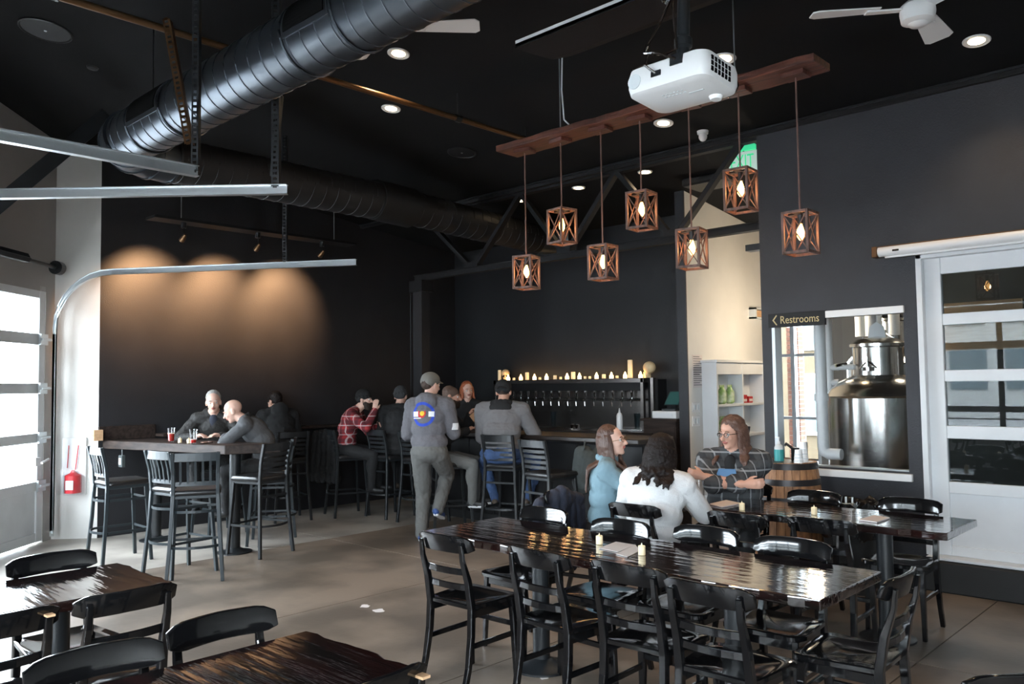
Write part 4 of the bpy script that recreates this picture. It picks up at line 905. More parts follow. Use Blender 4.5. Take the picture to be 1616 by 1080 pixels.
t = thing('wall_sconce', 'pale framed wall fitting high on the hallway wall by the black corner', 'wall lamp', (HX, (a.y+b.y)/2+.08, b.z), RAD(90))
m = MB(); m.box(-.16, .20, -.10, -.0, 0, .02); m.box(-.16, -.14, -.10, 0, 0, .14); m.box(.18, .20, -.10, 0, 0, .14); m.box(-.16, .20, -.10, 0, .12, .14); m.build('frame', M['whitep'], t)
m = MB(); m.box(-.14, .18, -.07, -.02, .03, .11); m.build('panel', M['ply'], t)
q = PY(1181, 393, 7.24); m = MB(); m.box(q.x-.02, -3.55, 8.55, 8.65, q.z-.03, q.z+.03) if False else m.box(HX, q.x+.75, 8.57, 8.63, q.z+.14, q.z+.18) if False else m.box(q.x, q.x+.2, 7.18, 7.28, q.z-.03, q.z+.03); tag(m.build('hallway_bracket', M['blackm']), 'short black bracket sticking out by the corner of the charcoal wall', 'bracket')
lamp('hallway_lamp', 'POINT', (-4.05, 9.3, 2.35), 30, (1, .80, .56), .12)
hl = thing('hallway_light', 'warm hallway ceiling light hidden behind the charcoal wall', 'ceiling light', (-3.9, 9.0, CZ(9.0)))
m = MB(); m.lathe([(0, -.07), (.1, -.06), (.12, 0), (0, 0)], n=20); m.build('dome', M['down'], hl, smooth=True)

# ------------------------------------------------------------------ restrooms sign
a = PY(1219, 493, RW); b = PY(1304.5, 514.5, RW)
sg = thing('restroom_sign', 'black sign board with gold lettering reading Restrooms and an arrow', 'sign', (a.x, RW-.03, b.z+.01)); sw = b.x-a.x; sh_ = .125
m = MB(); m.box(-.03, sw, -.0, .03, 0, sh_); m.build('board', M['signb'], sg, bevel=.002)
textmesh('Restrooms', 'lettering', M['gold'], .098, .0015, sg, (.085, -.003, .032), (PI/2, 0, 0), .83)
m = MB(); m.bar([(.052, -.003, .105), (.018, -.003, .062), (.052, -.003, .018)], .004, .011, up=(0, 1, 0)) if False else m.prism([(.050, -.004, .112), (.058, -.004, .106), (.027, -.004, .0655), (.058, -.004, .024), (.050, -.004, .018), (.013, -.004, .065)], (0, .003, 0))
m.build('arrow', M['gold'], sg)
# serifs for the letters
m = MB()
# projector screen case
ps = thing('projector_screen_case', 'white roll-up projector screen case mounted above the white door', 'screen case', (-2.43, RW-.10, 2.70))
m = MB(); m.tube([(0, 0, 0), (3.3, 0, 0)], .042, 16); m.build('case', M['white'], ps, smooth=True)
m = MB(); m.box(0, 3.3, -.02, .06, .030, .045); m.build('top_strip', M['copper'], ps)
m = MB(); m.box(-.045, .0, -.045, .045, -.045, .045); m.build('end_cap', M['copper'], ps, bevel=.005)
m = MB(); m.box(.12, .17, -.044, -.038, -.01, .005); m.build('slot', M['eyed'], ps)
m = MB(); m.box(.05, 3.25, -.012, .012, -.055, -.040); m.build('screen_hem', M['white'], ps)

# ------------------------------------------------------------------ barrel, bin
ba = thing('oak_barrel', 'wooden barrel with dark iron hoops beneath the brewery window', 'barrel', (-3.13, 6.62, 0))
nst = 26; hB = .98
def br_(z): u_ = (z/hB-.5)*2; return .285-.042*u_*u_+0
for k in range(nst):
    a0, a1 = 2*PI*k/nst+.008, 2*PI*(k+1)/nst-.008; vs = []; zz = [0, .16, .33, .49, .65, .82, hB]; off = random.uniform(-.0015, .0015)
    for z in zz:
        r = br_(z)+off
        for rr in (r, r-.022):
            for a in (a0, a1): vs.append((rr*math.cos(a), rr*math.sin(a), z))
    fs = [(0, 2, 3, 1), (24, 25, 27, 26)]
    for i in range(6): b0 = 4*i; fs += [(b0, b0+1, b0+5, b0+4), (b0+2, b0+6, b0+7, b0+3), (b0, b0+4, b0+6, b0+2), (b0+1, b0+3, b0+7, b0+5)]
    m = MB(); m.add(vs, fs); m.build('stave', M['oak'], ba)
m = MB(); m.lathe([(0, .93), (br_(.95)-.02, .93), (br_(.95)-.02, .955), (0, .955)], n=30); m.build('head', M['oak'], ba)
for z0_, z1_ in ((.0, .05), (.12, .165), (.28, .325), (.655, .70), (.795, .845), (.925, .975)):
    m = MB(); m.lathe([(br_(z0_)+.001, z0_), (br_(z0_)+.006, z0_), (br_(z1_)+.006, z1_), (br_(z1_)+.001, z1_)], n=36); m.build('hoop', M['hoop'], ba, smooth=True)
zB = .956
t = thing('sanitizer_bottle', 'clear pump bottle with teal label on the barrel', 'bottle', PY(1229, 700, 6.62)); t.location.z = zB
m = MB(); m.lathe([(0, 0), (.036, 0), (.038, .01), (.038, .13), (.030, .15), (.013, .16)], n=18); m.build('bottle', M['whitep'], t, smooth=True)
m = MB(); m.lathe([(.0385, .02), (.0395, .021), (.0395, .115), (.0385, .116)], n=18); m.build('label', M['teal'], t, smooth=True)
m = MB(); m.lathe([(.014, .158), (.014, .18), (.006, .185), (.006, .21), (.010, .212), (.01, .222), (0, .222)], n=10); m.box(-.03, 0, -.005, .005, .213, .222); m.build('pump', M['white'], t)
for x, h_, lb in ((1268, .19, 'tall stack of clear cups on the barrel'), (1277, .13, 'white paper cup stack on the barrel')):
    q = PY(x, 720, 6.5 if h_ < .15 else 6.6); t = thing('cup_stack', lb, 'cups', (q.x-(.09 if h_ < .15 else .0), q.y, zB))
    m = MB(); m.lathe([(0, 0), (.040, 0), (.028, h_), (0, h_)], n=18); m.build('cups', M['white'], t, smooth=True)
    for i in range(4): m = MB(); m.lathe([(.040-i*.003, .01+i*h_*.2), (.043-i*.003, .014+i*h_*.2), (.039-i*.003, .02+i*h_*.2)], n=18); m.build('rim', M['whitep'], t, smooth=True)
t = thing('black_tap_stand', 'small dark dispenser on the barrel behind the cups', 'dispenser', (PY(1256, 700, 6.72).x, 6.72, zB))
m = MB(); m.box(-.03, .03, -.03, .03, 0, .13); m.tube([(-.03, 0, .12), (-.09, 0, .16), (-.10, 0, .14)], .012, 8); m.cyl((.09, .0, 0), (.09, 0, .18), .012, n=8); m.build('body', M['blackm'], t)
bn = thing('waste_bin', 'waste bin lined with a black plastic bag right of the barrel', 'bin', (-2.58, 6.60, 0))
m = MB(); m.lathe([(0, 0), (.20, 0), (.235, .62), (.22, .62), (.19, .03), (0, .03)], n=26); m.build('bin', M['curb'], bn, smooth=True)
random.seed(9); vs = []; n = 40
prof = [(.236, .42), (.25, .50), (.255, .60), (.262, .655), (.245, .69), (.215, .665), (.20, .60), (.16, .52)]
m = MB()
for (r, z) in prof:
    for k in range(n): a = 2*PI*k/n; w_ = .014*math.sin(a*9+z*30)+.01*math.sin(a*17+z*50)+random.uniform(-.006, .006); vs.append(((r+w_)*math.cos(a), (r+w_)*math.sin(a), z+w_*1.2))
fs = [(i*n+k, i*n+(k+1) % n, (i+1)*n+(k+1) % n, (i+1)*n+k) for i in range(len(prof)-1) for k in range(n)]+[tuple(range((len(prof)-1)*n, len(prof)*n))]
m.add(vs, fs); m.build('liner', M['bag'], bn, smooth=True, fix=False)
m = MB(); m.cyl((-.05, -.08, .66), (.06, -.1, .67), .022, n=10); m.cyl((-.03, -.05, .68), (-.03, -.05, .73), .010, n=8); m.cyl((.02, -.05, .68), (.02, -.05, .73), .010, n=8); m.build('tap_part', M['galv'], bn)

# ------------------------------------------------------------------ brewery seen through the glass
def tank(name, label, c, r, zs_, dome, neck, legs=True):
    t = thing(name, label, 'tank', (c[0], c[1], 0))
    m = MB(); m.lathe([(0, .30), (r*.5, .34), (r*.98, .5), (r, .55), (r, zs_)], n=48); m.build('shell', M['steel'], t, smooth=True)
    m = MB(); m.lathe([(r+.004, zs_-.03), (r+.02, zs_-.01), (r+.004, zs_+.01), (r*.95, zs_+dome*.25), (r*.78, zs_+dome*.6), (r*.5, zs_+dome*.9), (.2*r, zs_+dome), (0, zs_+dome)], n=48); m.build('dome', M['steel'], t, smooth=True)
    m = MB(); m.lathe([(neck, zs_+dome*.8), (neck, zs_+dome+.26), (neck+.03, zs_+dome+.27), (neck+.03, zs_+dome+.30), (neck*.8, zs_+dome+.35), (0, zs_+dome+.38)], n=36); m.build('manway', M['steel'], t, smooth=True)
    m = MB(); m.tube([(-neck-.02, -neck*.6, zs_+dome+.10), (-neck-.1, -neck, zs_+dome+.08)], .015, 8); m.box(-.05, .05, -neck-.05, -neck, zs_+dome+.02, zs_+dome+.06); m.tube([(-.08, -neck-.03, zs_+dome+.05), (0, -neck-.06, zs_+dome+.12), (.08, -neck-.03, zs_+dome+.05)], .010, 6); m.cyl((0, -neck-.07, zs_+dome+.02), (0, -neck-.07, zs_+dome+.16), .012, n=8); m.build('clamp', M['chrome'], t)
    for a in (.6, 2.2, 3.8, 5.4):
        m = MB(); m.cyl((r*.8*math.cos(a), r*.8*math.sin(a), 0), (r*.8*math.cos(a), r*.8*math.sin(a), .6), .035, n=10); m.build('leg', M['steel'], t)
    m = MB(); m.prism([(-.09, -.01, zs_+dome+.36), (.09, -.01, zs_+dome+.36), (.07, -.01, zs_+dome+.48), (0, -.01, zs_+dome+.53), (-.07, -.01, zs_+dome+.48)], (0, .02, 0)); m.build('lifting_lug', M['whitep'], t)
    return t
q = PY(1388, 640, 8.7)
tank('brew_tank', 'large stainless brewing tank behind the restroom-sign window', (q.x, 8.7), .50, 1.50, .22, .24)
q = PY(1410, 560, 10.1)
tank('brew_tank', 'second stainless tank with a domed lid farther back in the brewery', (q.x, 10.1), .52, 1.85, .22, .18)
for x, y in ((.2, 9.0), (1.6, 9.2), (-1.4, 9.5), (-.6, 8.4)):
    tank('brew_tank', 'stainless tank behind the white glazed door, %s' % ('at its left edge' if x < -1 else 'near its middle' if x < 0 else 'toward its right' if x < 1 else 'at the far right'), (x, y), .42, 1.5, .2, .15)
for k, (x, y, r, zt3, lb) in enumerate([(1297, 8.0, .055, 2.2, 'thick white standpipe with an elbow at its foot, left of the big tank'), (1311, 8.6, .04, 2.2, 'thinner white pipe left of the big tank')]):
    q = PY(x, 640, y); t = thing('white_pipe', lb, 'pipe', (q.x, y, 0)); m = MB()
    if k == 0: m.tube([(.18, 0, .93), (.05, 0, .93), (.01, 0, .95), (0, 0, 1.0), (0, 0, 3.86)], r, 16)
    else: m.tube([(0, 0, 0), (0, 0, zt3+1.2)], r, 14)
    m.build('pipe', M['whitep'], t, smooth=True); m = MB(); m.cyl((0, 0, 1.45), (0, 0, 1.52), r+.012, n=16); m.build('collar', M['whitep'], t, smooth=True)
for x, r in ((1359, .06), (1376, .07), (1388, .035), (1412, .06)):
    q = PY(x, 540, 9.6); t = thing('overhead_pipe', 'white vertical vent pipe above the tanks, %s' % {1359: 'leftmost', 1376: 'thickest, second from left', 1388: 'the thin one', 1412: 'rightmost'}[x], 'pipe', (q.x, 9.6, 2.2), 0, 'vent pipes above the tanks'); m = MB(); m.cyl((0, 0, -.05), (0, 0, 1.5), r, n=16); m.build('pipe', M['whitep'], t, smooth=True); m = MB(); m.cyl((0, 0, .2), (0, 0, .24), r+.01, n=16); m.build('band', M['galv'], t)
t = thing('white_hose_elbow', 'white curved pipe fitting left of the tank lid', 'pipe', PY(1324, 592, 8.6)); m = MB(); m.tube([(-.0, 0, .08), (-.09, 0, .08), (-.12, 0, .04), (-.12, 0, -.04), (-.09, 0, -.08), (0, 0, -.08)], .035, 12); m.build('elbow', M['whitep'], t, smooth=True); m = MB(); m.cyl((0, 0, .08), (.25, 0, .08), .03, n=10); m.build('stub', M['whitep'], t)
t = thing('pinboard', 'tan board on the far brewery wall beyond the tanks', 'board', (-3.9, 11.25, 0)); m = MB(); m.box(-.25, 1.6, -.02, .02, 2.0, 2.6); m.build('panel', M['ply'], t)
for k, x in enumerate((-2.7, .3)): 
    lamp('brewery_light', 'POINT', (x, 9.6, 3.0), 10, (1, .85, .65), .1)

# ------------------------------------------------------------------ objects on the tables
def tcandle(x, y, Z, label, lit=True):
    q = PZ(x, y, Z); t = thing('votive_candle', label, 'candle', (q.x, q.y, Z), 0, 'small cream candles on the tables')
    m = MB(); m.lathe([(0, 0), (.019, 0), (.019, .045), (.016, .047), (.014, .043), (0, .042)], n=16); m.build('wax', M['wax'], t, smooth=True)
    m = MB(); m.lathe([(0, .042), (.005, .046), (.004, .052), (0, .062)], n=8); m.build('flame', M['wax'], t, smooth=True)
tcandle(946, 859, .762, 'cream candle at the left of the papers on the front table'); tcandle(1013, 876, .762, 'cream candle at the right of the papers on the front table')
tcandle(1171, 805, .762, 'cream candle on the back table beside the clipboard'); tcandle(1285, 812, .762, 'cream candle in the middle of the back table, behind the chair rail')
tcandle(284, 699, 1.087, 'cream candle on the high table between the beer glasses'); tcandle(298, 700, 1.087, 'cream candle on the high table against the right beer glass')
def sheet(name, label, cat, pts, Z, mt, th=.003):
    P_ = [PZ(x, y, Z) for x, y in pts]; c = sum(P_, V())/len(P_); t = thing(name, label, cat, c); m = MB(); m.prism([(p.x-c.x, p.y-c.y, 0) for p in P_], (0, 0, th)); m.build('sheet', mt, t); return t
sheet('menu_paper', 'pinkish paper lying flat by the left candle on the front table', 'paper', [(945, 866), (972, 856), (1003, 861), (975, 872)], .762, M['paper'])
sheet('menu_paper', 'pinkish paper by the right candle on the front table', 'paper', [(972, 875), (1003, 861), (1010, 870), (990, 880)], .762, M['paper'])
sheet('clipboard_menu', 'menu board lying on the back table in front of the person with crossed arms', 'menu', [(1120, 797), (1146, 791), (1170, 796), (1140, 802)], .762, M['paper'], .008)
sheet('clipboard_menu', 'menu board lying on the back table near its right end', 'menu', [(1355, 822), (1380, 815), (1404, 819), (1384, 826)], .762, M['paper'], .008)
sheet('white_phone', 'phone lying on the high table by the bald man', 'phone', [(316, 699), (334, 697), (336, 699), (318, 701)], 1.087, M['eyed'], .008)
def beer(x, y, Z, hh, label, fill=.55, mt=None):
    q = PZ(x, y, Z); t = thing('beer_glass', label, 'glass', (q.x, q.y, Z))
    m = MB(); m.lathe([(0, 0), (.030, 0), (.042, hh), (.0395, hh), (.028, .012), (0, .012)], n=22); m.build('glass', M['glass'], t, smooth=True)
    f = .013+hh*fill; r1 = .029+.010*fill; m = MB(); m.lathe([(0, .013), (.0275, .013), (r1, f), (0, f)], n=20); m.build('beer', mt or M['drinkr'], t, smooth=True)
    m = MB(); m.lathe([(0, f), (r1, f), (r1+.001, f+.008), (0, f+.008)], n=20); m.build('foam', M['foam'], t, smooth=True)
beer(270, 698, 1.087, .15, 'half-full glass of red beer at the left on the high table', .5)
beer(305, 701, 1.087, .15, 'nearly empty glass of red beer beside the candles on the high table', .2)
beer(1092, 792, .762, .14, 'glass with red drink beside the woman in the white sweater', .25); beer(1104, 790, .762, .15, 'tall clear glass on the back table before the crossed arms', .03)
# fire extinguisher sign box
ra = N((-5.07, 9.17)); rd = (c_bl-c_ret).normalized(); ang = math.atan2(rd.y, rd.x)
def onret(x): # param point on return wall at image x
    best = None
    d = ray(x, 700); nrm = V((-rd.y, rd.x, 0)); t_ = (c_ret.dot(nrm))/(V((d.x, d.y, 0)).dot(nrm)); return O_+d*t_
qa = onret(100); qb = onret(138); fb = thing('extinguisher_box', 'white wall box with a red fire extinguisher on the white corner wall', 'fire extinguisher', (qa.x, qa.y, 0), ang)
wf = (qb-qa).length; DD = 9.17
zz0 = H-(775-611)/F*DD; zz1 = H-(686-611)/F*DD
m = MB(); m.box(0, wf, -.03, 0, zz0, zz1); m.build('back_plate', M['white'], fb, bevel=.003)
m = MB(); m.box(.02, wf-.01, -.18, -.17, zz0+.02, zz0+.30); m.box(.02, .03, -.12, -.03, zz0+.02, zz0+.3); m.box(wf-.02, wf-.01, -.12, -.03, zz0+.02, zz0+.3); m.build('glass_front', M['glass'], fb)
m = MB(); m.lathe([(0, zz0+.03), (.085, zz0+.03), (.085, zz0+.22), (.03, zz0+.25), (.015, zz0+.28)], (wf*.55, -.07, 0), 18); m.build('extinguisher', M['red'], fb, smooth=True)
m = MB(); m.box(wf*.55-.04, wf*.55+.04, -.160, -.150, zz0+.07, zz0+.17); m.build('label', M['pwhite'], fb)
m = MB(); m.tube([(wf*.25, -.04, zz0+.30), (wf*.3, -.04, zz0+.55)], .004, 6); m.tube([(wf*.6, -.05, zz0+.28), (wf*.72, -.05, zz0+.55)], .005, 6); m.build('cord', M['red'], fb)
t = thing('outlet_box', 'small green-grey box with a label under the high table near the corner', 'box', N((-4.30, 9.05, .80))); m = MB(); m.box(-.05, .05, -.02, .02, 0, .13); m.build('box', M['bagg'], t, bevel=.005); m = MB(); m.box(-.03, .03, -.024, -.02, .03, .10); m.build('label', M['white'], t)
m = MB(); m.tube([(0, 0, .13), (0, 0, .26)], .003, 5); m.build('string', M['galv'], t)
# white blob marks on the floor
for (x, y), s in (((576, 957), 1), ((598, 964), 1.1), ((858, 1069), .9)):
    q = PZ(x, y, 0); m = MB(); random.seed(int(x)); m.prism([(q.x+s*.05*math.cos(a*PI/6)*random.uniform(.4, 1.1), q.y+s*.05*math.sin(a*PI/6)*random.uniform(.4, 1.1), .0002) for a in range(12)], (0, 0, .0012)); m.build('pale_stain', M['paper'], floor)
# ------------------------------------------------------------------ people
def rotx(a): return Matrix.Rotation(a, 3, 'X')
class Fig:
    """implicit figure: rounded cones and ellipsoids merged into one skin by voxel remeshing"""
    def __init__(s): s.p = []; s.mats = []
    def mi(s, m):
        if m not in s.mats: s.mats.append(m)
        return s.mats.index(m)
    def cone(s, a, b, ra, rb, m): s.p.append(('c', V(a), V(b), ra, rb, s.mi(m)))
    def ell(s, c, r, m, R=None): s.p.append(('e', V(c), R or Matrix.Identity(3), V(r), None, s.mi(m)))
    def mesh(s, name, parent, voxel=.008, smooth=3, noise_amp=0., noise_mats=(), nscale=14, bias=None):
        m = MB()
        for q in s.p:
            if q[0] == 'c':
                a, b, ra, rb = q[1:5]; d = b-a; L = d.length
                if L < 1e-5: m.sphere(a, ra, 12, 8); continue
                d /= L; x, u = frame(d); rg = []
                for t in (-88, -60, -30, 0): rg.append((a+d*ra*math.sin(RAD(t)), ra*math.cos(RAD(t))))
                for t in (0, 30, 60, 88): rg.append((b+d*rb*math.sin(RAD(t)), rb*math.cos(RAD(t))))
                n = 14; vs = [c+(x*math.cos(2*PI*k/n)+u*math.sin(2*PI*k/n))*r for c, r in rg for k in range(n)]
                fs = [(i*n+k, i*n+(k+1) % n, (i+1)*n+(k+1) % n, (i+1)*n+k) for i in range(7) for k in range(n)]+[tuple(reversed(range(n))), tuple(range(7*n, 8*n))]
                m.add(vs, fs)
            else:
                c, R, r = q[1:4]; t = MB(); t.sphere((0, 0, 0), 1., 20, 14); m.add([c+R @ V((p[0]*r.x, p[1]*r.y, p[2]*r.z)) for p in t.v], t.f)
        me = bpy.data.meshes.new('tmp'); me.from_pydata(m.v, [], m.f)
        bm = bmesh.new(); bm.from_mesh(me); bmesh.ops.recalc_face_normals(bm, faces=bm.faces); bm.to_mesh(me); bm.free()
        o = bpy.data.objects.new(name, me); C.objects.link(o)
        r = o.modifiers.new('r', 'REMESH'); r.mode = 'VOXEL'; r.voxel_size = voxel
        sm = o.modifiers.new('s', 'SMOOTH'); sm.factor = .5; sm.iterations = smooth
        me2 = bpy.data.meshes.new_from_object(o.evaluated_get(bpy.context.evaluated_depsgraph_get())); me2.name = name
        bpy.data.objects.remove(o)
        nf = len(me2.polygons); co = np.empty(nf*3); me2.polygons.foreach_get('center', co); co = co.reshape(-1, 3)
        best = np.full(nf, 1e9); idx = np.zeros(nf, int); 
        for q in s.p:
            if q[0] == 'c':
                a = np.array(q[1]); b = np.array(q[2]); ab = b-a; L2 = max(ab@ab, 1e-9); t = np.clip(((co-a)@ab)/L2, 0, 1)
                dd = np.linalg.norm(co-a-t[:, None]*ab, axis=1)-(q[3]+(q[4]-q[3])*t)
            else:
                R = np.array(q[2]); r_ = np.array(q[3]); l = (co-np.array(q[1]))@R; k = np.linalg.norm(l/r_, axis=1); dd = (k-1)*min(r_)
            w = dd < best; best = np.where(w, dd, best); idx = np.where(w, q[5], idx)
        for mt in s.mats: me2.materials.append(mt)
        me2.polygons.foreach_set('material_index', idx.astype('i4')); me2.polygons.foreach_set('use_smooth', [True]*nf)
        if noise_amp:
            ids = {s.mats.index(x) for x in noise_mats if x in s.mats}; vm = set()
            for p in me2.polygons:
                if not noise_mats or idx[p.index] in ids: vm.update(p.vertices)
            nv = len(me2.vertices); co2 = np.empty(nv*3); me2.vertices.foreach_get('co', co2); co2 = co2.reshape(-1, 3)
            no = np.array([tuple(n_.vector) for n_ in me2.vertex_normals])
            for i in vm:
                c = V(co2[i]); co2[i] += no[i]*((noise.noise(V((c.x*nscale, c.y*nscale, c.z*nscale*.8)))+.6*noise.noise(c*nscale*2.3))*noise_amp)
            me2.vertices.foreach_set('co', co2.ravel()); me2.update()
        o = bpy.data.objects.new(name, me2); C.objects.link(o); o.parent = parent; return o
def ik(a, b, l1, l2, hint):
    a = V(a); b = V(b); d = b-a; L = d.length
    if L > (l1+l2)*.995: b = a+d*((l1+l2)*.995/L); d = b-a; L = d.length
    x = (l1*l1-l2*l2+L*L)/(2*L); h = math.sqrt(max(0, l1*l1-x*x)); dn = d/L; hv = V(hint); hv = hv-dn*hv.dot(dn)
    if hv.length < 1e-4: hv = V((0, 0, -1))
    return a+dn*x+hv.normalized()*h, b
def person(label, loc, face, pose, look):
    """local axes: +Y forward, +X to the person's right; loc floor point under the pelvis"""
    s = pose.get('scale', 1.0); t = thing('person', label, 'person', (loc[0], loc[1], 0), yawto(*face))
    f = Fig(); top = look['top']; legm = look['pants']; skin = look.get('skin', M['skin']); bk = look.get('bulk', .012); wd = look.get('width', 1.0)
    h = pose['hip']; lean = RAD(pose.get('lean', 5)); side = RAD(pose.get('side', 0)); tw = RAD(pose.get('twist', 0))
    up = (Matrix.Rotation(side, 3, 'Y') @ Matrix.Rotation(-lean, 3, 'X')) @ V((0, 0, 1))
    lean2 = RAD(pose.get('lean2', pose.get('lean', 5))); up2 = (Matrix.Rotation(side, 3, 'Y') @ Matrix.Rotation(-lean2, 3, 'X')) @ V((0, 0, 1))
    P0 = V((0, 0, h)); mid = P0+up*.24*s; nb = mid+up2*.28*s
    R1 = Matrix.Rotation(side, 3, 'Y') @ Matrix.Rotation(-lean, 3, 'X'); R2 = Matrix.Rotation(side, 3, 'Y') @ Matrix.Rotation(-lean2, 3, 'X') @ Matrix.Rotation(tw, 3, 'Z')
    b = bk
    f.ell(P0+up*.0, (.165*s*wd+b, .125*s*wd+b, .12*s), legm, R1)
    f.ell(P0+up*.10*s, (.160*s*wd+b, .118*s*wd+b, .13*s), top, R1); f.ell(mid, (.155*s*wd+b, .112*s*wd+b, .15*s), top, R1)
    f.ell(mid+up2*.13*s, (.170*s*wd+b, .118*s+b, .16*s), top, R2)
    sw = .185*s*look.get('shoulders', 1.0); sh = {}
    for k, sx in (('L', -1), ('R', 1)): sh[k] = nb-up2*.065*s+R2 @ V((sx*sw, 0, 0))
    f.cone(sh['L'], sh['R'], .062*s+b, .062*s+b, top)
    for k in 'LR': f.cone(nb-up2*.0, sh[k]+up2*.015, .052*s+b*.5, .058*s+b, top)
    # head
    hy, hp, hr = [RAD(v) for v in pose.get('head', (0, 0, 0))]
    RH = Matrix.Rotation(hy, 3, 'Z') @ Matrix.Rotation(-hp, 3, 'X') @ Matrix.Rotation(hr, 3, 'Y')
    fwdn = pose.get('neck', .03); hc = nb+up2*.155*s+R2 @ V((0, fwdn, 0))+V((0, 0, .005))
    def hd(x, y, z): return hc+RH @ (V((x, y, z))*s)
    f.cone(nb-up2*.02, hc-RH @ V((0, .01, .05)), .060*s, .054*s, skin if not look.get('hoodneck') else top)
    f.ell(hd(0, -.012, .035), V((.074, .094, .083))*s, look.get('scalp', skin), RH); f.ell(hd(0, .022, -.018), V((.062, .070, .092))*s, skin, RH)
    f.ell(hd(0, .030, -.070), V((.050, .050, .040))*s, look.get('jaw', skin), RH); f.ell(hd(0, .060, -.098), V((.026, .022, .018))*s, look.get('jaw', skin), RH)
    f.cone(hd(0, .087, .004), hd(0, .108, -.032), .009*s, .015*s, skin); f.ell(hd(0, .080, .020), V((.048, .014, .010))*s, skin, RH)
    for sx in (-1, 1):
        f.ell(hd(sx*.036, .064, -.028), V((.022, .020, .020))*s, skin, RH)
        f.ell(hd(sx*.077, -.008, -.010), V((.010, .021, .033))*s, skin, RH)
    f.ell(hd(0, .088, -.060), V((.024, .010, .009))*s, M['lip'], RH)
    if look.get('hood'):
        for a in range(-4, 5):
            an = RAD(a*27); f.ell(nb+R2 @ V((.085*math.sin(an), -.045-.06*math.cos(an)+.02, .02-.02*math.cos(an))), V((.045, .04, .045))*s, top)
        f.ell(nb+R2 @ V((0, -.115, -.03)), V((.115, .055, .10))*s, top); f.ell(nb+R2 @ V((0, -.09, .03)), V((.095, .05, .05))*s, top)
    if look.get('collar'):
        for a in range(0, 12):
            an = 2*PI*a/12; f.ell(nb+up2*.02+R2 @ V((.066*math.sin(an), .066*math.cos(an)-.005, .0)), V((.022, .022, .035))*s, look['collar'] if look['collar'] is not True else top)
    # arms
    for k, sx in (('L', -1), ('R', 1)):
        tgt = V(pose['hand'+k]); hint = V(pose.get('elbow'+k, (sx*.4, -.3, -1)))
        el, wr = ik(sh[k], tgt, .285*s, .26*s, hint); slv = look.get('sleeve', 1.0)
        f.cone(sh[k], el, .056*s+b, .044*s+b, top)
        if slv >= 1: f.cone(el, wr, .043*s+b, .031*s+b*.8, top)
        else: c_ = el+(wr-el)*slv; f.cone(el, c_, .045*s+b, .044*s+b, top); f.cone(c_, wr, .038*s, .026*s, skin)
        fa = (wr-el).normalized(); hdir = V(pose.get('hdir'+k, tuple(fa))).normalized(); pn = V(pose.get('palm'+k, (0, 0, -1))); pn = (pn-hdir*pn.dot(hdir)).normalized(); sd = hdir.cross(pn)
        cl = RAD(pose.get('curl'+k, 30)); thx = -sx*pose.get('thumb'+k, 1)
        pe = wr+hdir*.075*s; f.cone(wr, pe, .024*s, .022*s, skin)
        for q in range(-1, 2): f.cone(wr+hdir*.02+sd*q*.015, pe+sd*q*.024, .019*s, .014*s, skin)
        if sd.dot(V((-sx, 0, 0))+V((0, .3, .6))) < 0: sd2 = -sd
        else: sd2 = sd
        for q, ln in ((-1.5, .062), (-.5, .074), (.5, .078), (1.5, .070)):
            a = pe+sd2*q*.0185; d0 = (hdir*math.cos(cl*.6)+pn*math.sin(cl*.6)+sd2*q*.06).normalized(); b1 = a+d0*ln*.5*s; d1_ = (hdir*math.cos(cl*1.7)+pn*math.sin(cl*1.7)).normalized(); b2 = b1+d1_*ln*.5*s
            f.cone(a, b1, .0095*s, .0085*s, skin); f.cone(b1, b2, .0085*s, .0075*s, skin)
        a = wr+hdir*.022+sd2*.022; b1 = a+(hdir*.7+sd2*.6+pn*.35).normalized()*.042*s; b2 = b1+(hdir*.9+sd2*.1+pn*.45).normalized()*.034*s
        f.cone(a, b1, .013*s, .010*s, skin); f.cone(b1, b2, .0095*s, .008*s, skin)
    # legs
    for k, sx in (('L', -1), ('R', 1)):
        hp_ = P0+V((sx*.09*s, 0, -.02)); ft = V(pose['foot'+k]); kn, an = ik(hp_, ft, .43*s, .42*s, V(pose.get('knee'+k, (sx*.25, 1, .3))))
        lb = look.get('legbulk', .012); f.cone(hp_, kn, .082*s*min(wd, 1.15)+lb, .058*s+lb, legm); f.cone(kn, an, .056*s+lb, .038*s+lb, legm); f.ell(kn-(kn-an).normalized()*.14*s-V((0, .015, 0)), (.055*s+lb*.6, .06*s+lb*.6, .12*s), legm)
        td = V(pose.get('toe'+k, (sx*.15, 1, 0))).normalized(); ud = td.cross(V((td.y, -td.x, 0)).normalized()); ud = ud if ud.z > 0 else -ud
        hl = an-td*.035-ud*.045; f.cone(hl+ud*.02, an+td*.15-ud*.03, .036*s, .030*s, look['shoe']); f.cone(an+ud*-.01, an+td*.06-ud*.03, .040*s, .036*s, look['shoe'])
        so = look.get('sole')
        if so:
            for q in (-1, 1): f.cone(hl-ud*.014+V((td.y, -td.x, 0))*q*.014, an+td*.165-ud*.062+V((td.y, -td.x, 0))*q*.016, .016*s, .014*s, so)
    body = f.mesh('body', t, look.get('voxel', .008), 3, look.get('fold', .005), [top, legm], 16)
